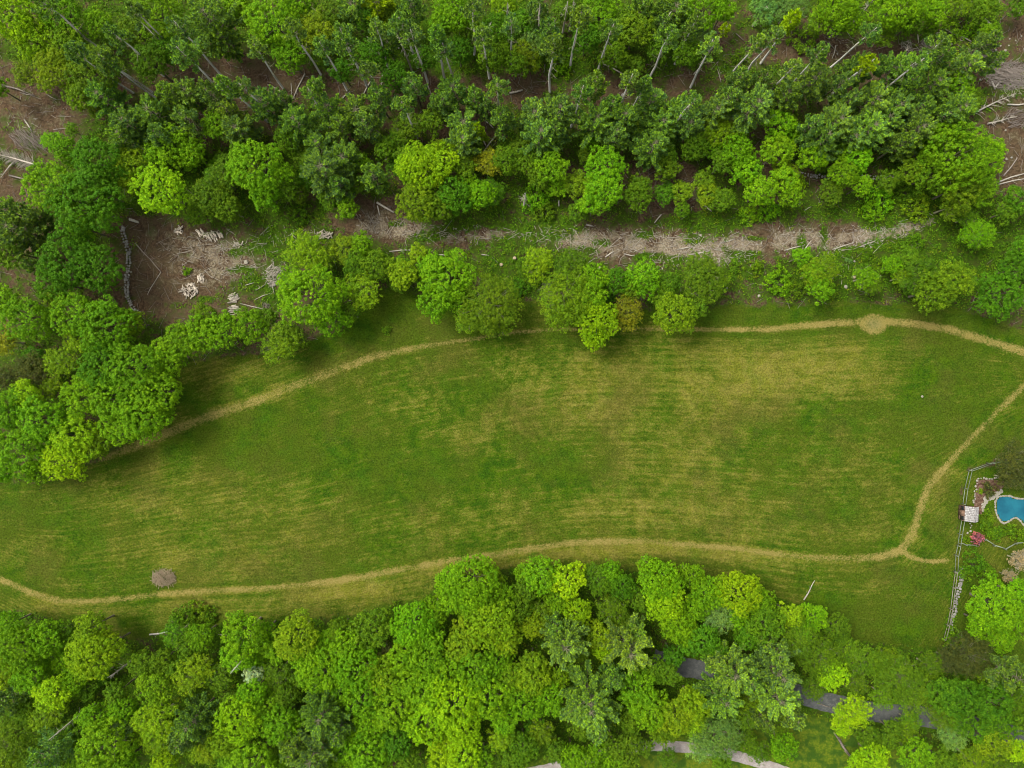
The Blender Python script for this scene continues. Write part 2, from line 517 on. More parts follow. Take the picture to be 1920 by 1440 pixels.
def gz(x, y, rough=True):
    """Ground height; numpy or float."""
    xa, ya = np.atleast_1d(np.asarray(x, float)), np.atleast_1d(np.asarray(y, float))
    z = 0.25 * np.sin(xa / 23.0 + 1.0) * np.cos(ya / 19.0) + 0.15 * np.sin(xa / 9.0 + ya / 11.0)
    z *= np.exp(-(np.maximum(np.abs(xa) - 110, 0) / 60.0) ** 2)
    inm = np.clip(-SD(xa, ya) / 3.0, 0, 1)
    z += inm * 0.16 * fbm(xa, ya, 2.2, 21, 2)
    return z if np.ndim(x) else float(z[0])


_sdpoly = m_meadow


def SD(x, y):
    r = poly_sd(x, y, _sdpoly)
    # keep road beds and garden smooth
    r = np.maximum(r, 6 * PX * 8 - seg_dist(x, y, PL(ROAD_A)))
    r = np.maximum(r, 4.0 - seg_dist(x, y, PL(ROAD_B)))
    return np.maximum(r, poly_sd(x, y, PL(GARDEN)) + 1.0)


# ------------------------------------------------------------------ ground material
def mat_ground():
    k = NT('ground_cover')
    pos = k.pos()
    sx = k.n('ShaderNodeSeparateXYZ')
    k.t.links.new(pos, sx.inputs[0])
    cb = k.n('ShaderNodeCombineXYZ')
    k.put(cb.inputs[0], k.math('MULTIPLY', sx.outputs[0], 0.055))
    k.put(cb.inputs[1], k.attr('row'))
    rowv = cb.outputs[0]
    cb2 = k.n('ShaderNodeCombineXYZ')
    k.put(cb2.inputs[0], k.math('MULTIPLY', sx.outputs[0], 0.6))
    k.put(cb2.inputs[1], k.math('MULTIPLY', k.attr('row'), 1.7))
    rowf = cb2.outputs[0]
    fine = k.noise(2.6, pos, 5, 0.7)
    vfine = k.noise(7.0, pos, 2, 0.6)
    mid = k.noise(0.55, pos, 4, 0.6)
    big = k.noise(0.09, pos, 3)
    streak = k.noise(1.0, rowv, 4, 0.65)
    streakf = k.noise(1.1, rowf, 3, 0.7)
    # meadow
    g = k.mix(k.smooth(mid, .35, .65), c3(.029, .080, .003), c3(.060, .118, .003))
    g = k.mix(k.smooth(big, .35, .65), g, c3(.062, .096, .006))
    dry = k.attr('dry')
    dm = k.math('ADD', dry, k.math('MULTIPLY', k.math('SUBTRACT', streak, .5), 1.25))
    dm = k.math('ADD', dm, k.math('MULTIPLY', k.math('SUBTRACT', streakf, .5), 1.5))
    dm = k.math('ADD', dm, k.math('MULTIPLY', k.math('SUBTRACT', fine, .5), 1.5))
    dm = k.math('ADD', dm, k.math('MULTIPLY', k.math('SUBTRACT', k.noise(.28, pos, 5, .62), .5), 1.7))
    rw = k.math('SINE', k.math('ADD', k.math('MULTIPLY', k.attr('row'), 5.2), k.math('MULTIPLY', k.noise(.5, rowv, 2), 7.0)))
    dm = k.math('ADD', dm, k.math('MULTIPLY', k.math('MULTIPLY', rw, k.math('ADD', k.math('MULTIPLY', k.smooth(k.noise(.12, pos, 2), .38, .62), .4))), .36))
    d1 = k.smooth(dm, .1, 1.45)
    strawc = k.mix(k.smooth(mid, .4, .6), c3(.200, .198, .022), c3(.250, .215, .040))
    g = k.mix(k.math('MULTIPLY', d1, .8), g, strawc)
    g = k.mix(k.math('MULTIPLY', k.smooth(k.noise(.2, pos, 4, .6), .5, .72), .35), g, c3(.052, .135, .005))
    g = k.mix(k.math('MULTIPLY', k.smooth(k.noise(.075, pos, 5, .6), .5, .68), .45), g, c3(.105, .092, .018))
    # bright blades / seed heads
    g = k.mix(k.math('MULTIPLY', k.smooth(vfine, .58, .78), k.math('MULTIPLY_ADD', d1, .5, .22)), g, c3(.30, .32, .11))
    g = k.scalec(g, k.smooth(k.noise(3.6, pos, 5, .8), .3, .7, .58, 1.45))
    lawn = k.attr('lawn')
    lw = k.mix(k.smooth(fine, .4, .6), c3(.085, .15, .010), c3(.15, .19, .014))
    lw = k.mix(k.smooth(mid, .42, .6), lw, c3(.045, .10, .01))
    g = k.mix(k.smooth(lawn, .3, .8), g, lw)
    # track
    pth = k.math('ADD', k.attr('path'), k.math('MULTIPLY', k.math('SUBTRACT', fine, .5), 1.5))
    pth = k.math('ADD', pth, k.math('MULTIPLY', k.math('SUBTRACT', vfine, .5), .7))
    pth = k.math('ADD', pth, k.math('MULTIPLY', k.math('SUBTRACT', mid, .5), .6))
    p1 = k.smooth(pth, .25, .95)
    pc = k.mix(k.smooth(vfine, .35, .7), c3(.22, .18, .040), c3(.37, .30, .095))
    pc = k.mix(k.math('MULTIPLY', k.attr('disc'), .7), pc, c3(.23, .21, .08))
    g = k.mix(p1, g, pc)
    # woodland floor
    lit = k.mix(k.smooth(fine, .38, .62), c3(.052, .031, .017), c3(.150, .096, .055))
    lit = k.mix(k.smooth(mid, .35, .7), lit, c3(.105, .082, .040))
    lit = k.mix(k.math('MULTIPLY', k.smooth(vfine, .55, .75), .6), lit, c3(.24, .18, .13))
    ch = k.mix(k.smooth(vfine, .3, .68), c3(.12, .088, .055), c3(.46, .385, .27))
    cm = k.math('ADD', k.attr('chip'), k.math('MULTIPLY', k.math('SUBTRACT', fine, .5), 2.0))
    cm = k.math('ADD', cm, k.math('MULTIPLY', k.math('SUBTRACT', mid, .5), 2.2))
    lit = k.mix(k.smooth(cm, .3, 1.1), lit, ch)
    un = k.mix(k.smooth(fine, .35, .65), c3(.028, .07, .004), c3(.08, .165, .006))
    un = k.mix(k.smooth(mid, .45, .65), un, c3(.055, .075, .012))
    um = k.math('ADD', k.attr('under'), k.math('MULTIPLY', k.math('SUBTRACT', fine, .5), 1.1))
    um = k.math('ADD', um, k.math('MULTIPLY', k.math('SUBTRACT', mid, .5), 1.9))
    flo = k.mix(k.smooth(um, .35, .8), lit, un)
    gm = k.math('ADD', k.attr('grass'), k.math('MULTIPLY', k.math('SUBTRACT', mid, .5), .8))
    col = k.mix(k.smooth(gm, .35, .65), flo, g)
    return k.finish(k.scalec(col, GS), .95, .05, fine, .9, .12)


M_GROUND = mat_ground()


def build_ground():
    xs = np.concatenate([-np.geomspace(1500, 102, 18), np.arange(-100, 100.01, .38), np.geomspace(102, 1500, 18)])
    ys = np.concatenate([-np.geomspace(1500, 79, 18), np.arange(-77, 77.01, .38), np.geomspace(79, 1500, 18)])
    X, Y = np.meshgrid(xs, ys)
    x, y = X.ravel(), Y.ravel()
    M = masks(x, y)
    z = gz(x, y)
    nx, ny = len(xs), len(ys)
    i = np.arange(nx - 1)
    j = np.arange(ny - 1)
    I, J = np.meshgrid(i, j)
    a = (J * nx + I).ravel()
    F = np.stack([a, a + 1, a + nx + 1, a + nx], 1)
    V = np.stack([x, y, z], 1)
    fc = lambda arr: arr[F].mean(1)
    fp, fs = fc(M['path']), fc(M['sd'])
    fx, fy = fc(x), fc(y)
    # left out: the hole for the pool basin
    hole = poly_sd(fx, fy, PL(POOL)) > 0.15
    isp = (fp > .5)
    ism = (fs > 0) & ~isp
    keep = ~hole
    for name, sel, lab in (('meadow', ism & keep, 'long mown hay meadow in mixed green and straw tones'),
                           ('path', isp & keep, 'straw coloured mown track running round the meadow'),
                           ('ground', ~ism & ~isp & keep, 'woodland floor of brown litter, wood chips and green growth')):
        f = F[sel]
        used, inv = np.unique(f.ravel(), return_inverse=True)
        at = {n_: M[n_][used] for n_ in ('grass', 'lawn', 'path', 'disc', 'dry', 'row', 'rows', 'chip', 'under')}
        me = mesh_np(name, V[used], inv.reshape(f.shape), M_GROUND, at, True)
        ob(name, me, kind='structure', label=lab)


build_ground()


def ribbon(name, pts, hw, mat, lab, lift=.06):
    c = catmull(PL(pts), 10)
    V, F = [], []
    n = len(c)
    for i, (a, b) in enumerate(c):
        q, p = c[min(i + 1, n - 1)], c[max(i - 1, 0)]
        tx, ty = q[0] - p[0], q[1] - p[1]
        L = math.hypot(tx, ty)
        for s in (-1.12, -1, -.33, .33, 1, 1.12):
            e = hw * s * (1 + (.06 * U(-1, 1) if abs(s) >= 1 else 0))
            x_, y_ = a - ty / L * e, b + tx / L * e
            V.append((x_, y_, gz(a, b) + lift - (.14 if abs(s) > 1 else 0)))
    for i in range(n - 1):
        for s in range(5):
            o = i * 6 + s
            F.append((o, o + 1, o + 7, o + 6))
    ob(name, mesh_np(name, V, F, mat, None, True), kind='structure', label=lab)


k = NT('asphalt')
n_ = k.noise(1.2, k.pos(), 5)
n2_ = k.noise(9.0, k.pos(), 2)
M_ASPH = k.finish(k.mix(k.smooth(n2_, .3, .7), c3(.060, .064, .062), k.mix(k.smooth(n_, .4, .6), c3(.095, .10, .097), c3(.15, .152, .142))), .9, .1, n2_, .3, .01)
k = NT('gravel')
n_ = k.noise(1.0, k.pos(), 5)
n2_ = k.noise(9.0, k.pos(), 2)
M_GRAV = k.finish(k.mix(k.smooth(n2_, .3, .7), c3(.22, .19, .17), k.mix(k.smooth(n_, .4, .6), c3(.32, .28, .25), c3(.42, .38, .35))), .95, .05, n2_, .5, .02)
ribbon('road', ROAD_A, 1.6, M_ASPH, 'grey asphalt lane under the lower right trees')
ribbon('driveway', ROAD_B, .9, M_GRAV, 'pale gravel drive at the bottom edge')
# ------------------------------------------------------------------ tree prototypes
def leaf_quads(P, N, size, aspect, rs):
    """Diamond leaves at points P facing N. Returns V, F."""
    n = len(P)
    r = rs.normal(size=(n, 3))
    a = np.cross(N, r)
    a /= np.linalg.norm(a, axis=1)[:, None] + 1e-9
    b = np.cross(N, a)
    s = size * rs.uniform(.65, 1.35, n)[:, None]
    V = np.stack([P - a * s, P - b * s * aspect + N * s * .12, P + a * s, P + b * s * aspect + N * s * .12], 1).reshape(-1, 3)
    return V, np.arange(n * 4).reshape(n, 4)


def unit(v):
    return v / (np.linalg.norm(v, axis=-1, keepdims=True) + 1e-9)


def proto_broad(R, seed, style):
    rs = np.random.default_rng(seed)
    random.seed(seed)
    st = {'o': dict(cr=.35, leaf=.078, n=52, rc=(.15, .27), thr=.82, jit=.15, L=27, fill=.74),
          'm': dict(cr=.30, leaf=.070, n=46, rc=(.15, .27), thr=.80, jit=.20, L=24, fill=.70),
          'f': dict(cr=.34, leaf=.064, n=46, rc=(.16, .30), thr=.62, jit=.32, L=19, fill=.58)}[style]
    h = 1.9 * R + 3.2
    hz = R * .80
    zc = h - hz
    n = max(5, int(st['n'] * min(1.0, R / 6.0 + .25)))
    ph = rs.uniform(0, 6.28)
    out = [rs.uniform(-.13, .13, 2) for _ in range(3)]

    def Rn(th):
        q = 1.0
        for m_, (c_, s_) in zip((2, 3, 5), out):
            q += c_ * math.cos(m_ * th) + s_ * math.sin(m_ * th)
        return R * q
    C, RR = [], []
    for i in range(n):
        th = ph + i * 2.39996 + rs.uniform(-.25, .25)
        q = math.sqrt((i + .4) / n)
        rr = rs.uniform(*st['rc']) * R
        rad = max(0, Rn(th) * q - rr * .62)
        top = math.sqrt(max(0, 1 - (rad / R) ** 2))
        zz = zc + hz * (top * rs.uniform(.62, 1.02) - rr / R * .6)
        C.append((rad * math.cos(th), rad * math.sin(th), zz))
        RR.append(rr)
    for i in range(max(4, n // 2)):           # lower skirt
        th = rs.uniform(0, 6.28)
        rr = rs.uniform(*st['rc']) * R
        rad = Rn(th) * rs.uniform(.5, .80)
        C.append((rad * math.cos(th), rad * math.sin(th), zc - hz * rs.uniform(.0, .55)))
        RR.append(rr)
    nb0 = len(C)
    for a_ in range(5):                       # inner mass, so that gaps open on foliage
        C.append((R * .28 * math.cos(a_ * 1.257), R * .28 * math.sin(a_ * 1.257), zc + hz * .02))
        RR.append(R * st['fill'] * .62)
    C, RR = np.array(C), np.array(RR)
    Ps, Ns, Va, cl = [], [], [], 0
    for i in range(len(C)):
        m_ = int(4 * math.pi * RR[i] ** 2 * 1.05 / (math.pi * st['cr'] ** 2) * 1.0) + 3
        d = unit(rs.normal(size=(m_, 3)))
        d = d[d[:, 2] > -.45]
        pos = C[i] + d * (RR[i] * rs.uniform(1 - st['jit'] * 1.6, 1 + st['jit'], len(d)))[:, None] * np.array([1, 1, .85])
        ok = np.ones(len(pos), bool)
        for j in range(len(C)):
            if j != i:
                ok &= np.linalg.norm(pos - C[j], axis=1) > RR[j] * st['thr']
        pos, d = pos[ok], d[ok]
        bough = rs.random()
        for p, dd in zip(pos, d):
            c = st['cr'] * rs.uniform(.6, 1.2)
            L = st['L']
            u = unit(rs.normal(size=(L, 3)) + dd * .8 + np.array([0, 0, .5]))
            Ps.append(p + u * c * (rs.random((L, 1)) ** .4) * np.array([1, 1, .9]))
            Ns.append(unit(u * .85 + dd * .3 + np.array([0, 0, .55]) + rs.normal(size=(L, 3)) * .38))
            Va.append(np.clip(np.full(L, rs.random() * .6 + bough * .4) + rs.normal(size=L) * .08, 0, 1))
    P, N, A = np.concatenate(Ps), np.concatenate(Ns), np.concatenate(Va)
    V, F = leaf_quads(P, N, st['leaf'] * 1.15, .62, rs)
    crown = mesh_np('crown_' + style, V, F, M_LEAF, {'var': A, 'tip': np.zeros(len(A))})
    T = Tubes()
    r0 = .030 * R + .05
    fork = zc * .72
    T.tube([(0, 0, -.4), (.05 * R * U(-1, 1), .05 * R * U(-1, 1), fork * .5), (0, 0, fork)], [r0 * 1.5, r0, r0 * .8], 7)
    order = np.argsort(-RR[:nb0])[: (26 if style == 'f' else 16)]
    for i in order:
        c = C[i]
        mid = c * np.array([.5, .5, 1]) * np.array([1, 1, .5]) + np.array([0, 0, fork * .55])
        T.tube([(0, 0, fork * U(.75, 1)), mid, c, c + unit(c - mid) * RR[i] * (.8 if style == 'f' else .3)], [r0 * .5, r0 * .3, r0 * .17, r0 * .05], 4, cap=False)
        if style == 'f':
            for q in range(3):
                dd = unit(rs.normal(size=3) + np.array([0, 0, .6]))
                T.tube([c, c + dd * RR[i] * 1.05], [r0 * .10, r0 * .03], 3, cap=False)
    return dict(parts=[('trunk', T.mesh('trunk', M_PALEBARK if style == 'f' else M_BARK)), ('crown', crown)], R=R, h=h)


def proto_pine(R, seed, tall=False, dense=1.0, fan=False):
    rs = np.random.default_rng(seed)
    random.seed(seed)
    h = (1.7 if fan else 2.3) * R + 5.0 if not tall else 12.5 + R * 2.0
    T, B = Tubes(), Tubes()
    r0 = .08 + .03 * R if not tall else .16
    bend = (U(-.25, .25), U(-.25, .25))
    T.tube([(0, 0, -.4), (bend[0], bend[1], h * .33), (bend[0] * .5, -bend[1], h * .66), (0, 0, h)], [r0 * 1.25, r0, r0 * .65, .03], 6)
    lo = .74 if tall else .36
    Ps, Ns, Dr, Va, Tp = [], [], [], [], []
    z = h * (.30 if tall else .16)
    while z < h - .15:
        t = z / h
        live = t > lo
        q = (t - lo) / (1 - lo) if live else 0
        prof = (1 - q) ** .55 * (.35 + .65 * min(1, q * 4 + .25)) if live else .45
        nb = int(rs.integers(8, 12)) if (live and fan) else int(rs.integers(4, 6)) if live else int(rs.integers(1, 4))
        a0 = rs.uniform(0, 6.28)
        for b in range(nb):
            th = a0 + b * 2 * math.pi / nb + rs.uniform(-.35, .35)
            ln = R * prof * rs.uniform(.62, 1.22) * (1.12 if fan else 1) + .25
            if not live:
                ln = R * rs.uniform(.25, .75) if not tall else rs.uniform(.3, 1.3)
                if rs.random() < .35:
                    continue
            up = .12 + .5 * q
            dirv = np.array([math.cos(th), math.sin(th), 0])
            droop = -.10 if not tall else -.15
            p0 = np.array([0, 0, z])
            pm = p0 + dirv * ln * .55 + np.array([0, 0, ln * (up * .5 + droop * .3)])
            p1 = p0 + dirv * ln + np.array([0, 0, ln * (up + droop * .2)])
            (B).tube([p0, pm, p1], [.05 + .01 * ln, .03, .012], 3, cap=False)
            if not live:
                for _ in range(2):
                    s0 = p0 + (p1 - p0) * rs.uniform(.4, .9)
                    s1 = s0 + unit(dirv + rs.normal(size=3) * .6) * ln * .3
                    B.tube([s0, s1], [.02, .008], 3, cap=False)
                continue
            side = np.array([-dirv[1], dirv[0], 0])
            # a plume: side twigs in a flattened fan, tufts at their ends
            k_ = max(3, int(ln * (6.0 if fan else 3.2) * dense))
            for s in range(k_):
                f = .28 + .74 * (s + rs.random()) / k_
                c = (p0 * (1 - f) ** 2 + 2 * pm * f * (1 - f) + p1 * f * f) if f < 1 else p1
                for sg in (-1, 1):
                    tl = ln * (.17 if fan else .34) * (1.15 - f * .70) * rs.uniform(.5, 1.2)
                    e = c + unit(dirv * .8 + side * sg * rs.uniform(.4, 1.0)) * tl + np.array([0, 0, rs.uniform(-.05, .22)])
                    for g_ in (.55, 1.0):
                        cc = c + (e - c) * g_
                        L = 7 if fan else 9
                        u = unit(rs.normal(size=(L, 3)) * .75 + unit(e - c + dirv * (1.2 if fan else .4)) * (1.8 if fan else .9) + np.array([0, 0, .35 if fan else .5]))
                        Ps.append(cc + u * .18)
                        Dr.append(u)
                        Ns.append(unit(np.cross(u, rs.normal(size=(L, 3)) * .5 + side * 1.0)))
                        Va.append(np.full(L, rs.random()))
                        tipv = 1.0 if (g_ == 1.0 and rs.random() < (.25 + .45 * q)) else 0.0
                        Tp.append(np.full(L, tipv * rs.uniform(.3, 1)))
        z += rs.uniform(.85, 1.2) if (live and fan) else rs.uniform(.6, .9) if live else rs.uniform(.5, 1.1)
    P, N, D, A, TT = map(np.concatenate, (Ps, Ns, Dr, Va, Tp))
    n = len(P)
    s = rs.uniform(.7, 1.3, n)[:, None]
    side = unit(np.cross(N, D))
    N2 = N
    V = np.stack([P - D * .14 * s, P + side * .058 * s, P + D * .20 * s, P - side * .058 * s], 1).reshape(-1, 3)
    F = np.arange(n * 4).reshape(n, 4)
    crown = mesh_np('crown_pine', V, F, M_NEEDLE, {'var': A, 'tip': TT})
    return dict(parts=[('trunk', T.mesh('trunk', M_GREYTRUNK if tall else M_BARK)), ('branches', B.mesh('branches', M_PALEBARK)), ('crown', crown)], R=R, h=h)


def proto_bush(R, seed):
    rs = np.random.default_rng(seed)
    random.seed(seed)
    T = Tubes()
    Ps, Ns, Va = [], [], []
    m_ = int(26 * R * R) + 12
    for i in range(m_):
        th, q = rs.uniform(0, 6.28), math.sqrt(rs.random())
        r = R * q * (1 + .22 * math.sin(3 * th + seed) + .1 * math.sin(7 * th))
        z = R * .75 * math.sqrt(max(0, 1 - q * q)) * rs.uniform(.55, 1.15) + .15
        L = 15
        u = unit(rs.normal(size=(L, 3)) + np.array([0, 0, .8]))
        c = np.array([r * math.cos(th), r * math.sin(th), z])
        Ps.append(c + u * .34 * (rs.random((L, 1)) ** .5))
        Ns.append(unit(u * .6 + np.array([0, 0, .6]) + rs.normal(size=(L, 3)) * .45))
        Va.append(np.clip(np.full(L, rs.random()) + rs.normal(size=L) * .08, 0, 1))
        if i % 4 == 0:
            T.tube([(U(-.15, .15), U(-.15, .15), -.1), c * np.array([.5, .5, .6]), c], [.035, .022, .008], 3, cap=False)
    P, N, A = map(np.concatenate, (Ps, Ns, Va))
    V, F = leaf_quads(P, N, .11, .6, rs)
    return dict(parts=[('stems', T.mesh('stems', M_BARK)), ('foliage', mesh_np('foliage', V, F, M_LEAF, {'var': A, 'tip': np.zeros(len(A))}))], R=R, h=R * .9)


def proto_snag(h, seed):
    rs = np.random.default_rng(seed)
    random.seed(seed)
    T, B = Tubes(), Tubes()
    T.tube([(0, 0, -.4), (U(-.2, .2), U(-.2, .2), h * .5), (U(-.3, .3), U(-.3, .3), h)], [.21, .15, .04], 6)
    for z in np.arange(h * .3, h * .97, .42):
        th = rs.uniform(0, 6.28)
        ln = rs.uniform(.4, 1.7) * (1.2 - .7 * z / h)
        d = np.array([math.cos(th), math.sin(th), rs.uniform(-.3, .35)])
        B.tube([(0, 0, z), np.array([0, 0, z]) + d * ln * .6, np.array([0, 0, z]) + d * ln + np.array([0, 0, -.15])], [.035, .022, .008], 3, cap=False)
    return dict(parts=[('trunk', T.mesh('trunk', M_DEAD)), ('branches', B.mesh('branches', M_DEAD))], R=1.0, h=h)


PROTO = {}
CLS = {'o': (2.2, 3.2, 4.6, 6.6), 'm': (1.8, 2.8, 4.0, 5.6), 'f': (2.0, 3.0, 4.2, 5.6), 'p': (2.0, 3.0, 4.2, 5.4), 't': (1.0, 1.5, 2.2), 'w': (2.4, 3.2, 4.4), 'b': (0.9, 1.8), 's': (9.0,)}


def get_proto(kind, R, i):
    cls = min(CLS[kind], key=lambda c: abs(math.log(c / R)))
    nv = 2 if (kind in 'omfp' and cls > 4.3) else 3
    key = (kind, cls, i % nv)
    if key not in PROTO:
        sd2 = int(cls * 100) + ord(kind) * 7 + (i % nv) * 31
        if kind in 'omf':
            PROTO[key] = proto_broad(cls, sd2, kind)
        elif kind == 'p':
            PROTO[key] = proto_pine(cls, sd2)
        elif kind == 'w':
            PROTO[key] = proto_pine(cls, sd2, fan=True)
        elif kind == 't':
            PROTO[key] = proto_pine(cls, sd2, True)
        elif kind == 'b':
            PROTO[key] = proto_bush(cls, sd2)
        else:
            PROTO[key] = proto_snag(cls, sd2)
    return PROTO[key]


COLS = {'L': (c3(.275, .460, .004, FS), 'lime green'), 'B': (c3(.160, .335, .004, FS), 'bright green'), 'G': (c3(.115, .220, .006, FS), 'mid green'),
        'D': (c3(.085, .215, .005, FS), 'deep green'), 'Y': (c3(.215, .345, .006, FS), 'yellow-green'), 'O': (c3(.25, .25, .008, FS), 'orange-brown'),
        'P': (c3(.132, .255, .048, FS), 'grey-green'), 'Q': (c3(.165, .295, .050, FS), 'pale grey-green'), 'W': (c3(.55, .66, .36, FS), 'white-flecked'), 'K': (c3(.40, .11, .13, FS), 'pink'),
        'T': (c3(.42, .33, .17, FS), 'tan'), 'U': (c3(.085, .100, .018, FS), 'dark brownish green'), 'H': (c3(.165, .275, .006, FS), 'olive green'), 'S': (c3(.3, .3, .3), 'pale grey')}
KINDW = {'o': 'broadleaf tree', 'm': 'leafy tree', 'f': 'feathery tree', 'p': 'pine', 'w': 'fanned pine', 't': 'thin tall pine', 'b': 'bush', 's': 'bare dead tree', 'u': 'sapling'}
CATW = {'o': 'tree', 'm': 'tree', 'f': 'tree', 'p': 'pine tree', 'w': 'pine tree', 't': 'pine tree', 'b': 'bush', 's': 'dead tree'}
NAMEW = {'o': 'broadleaf_tree', 'm': 'leafy_tree', 'f': 'feathery_tree', 'p': 'pine_tree', 'w': 'fanned_pine', 't': 'tall_pine', 'b': 'bush', 's': 'dead_tree'}

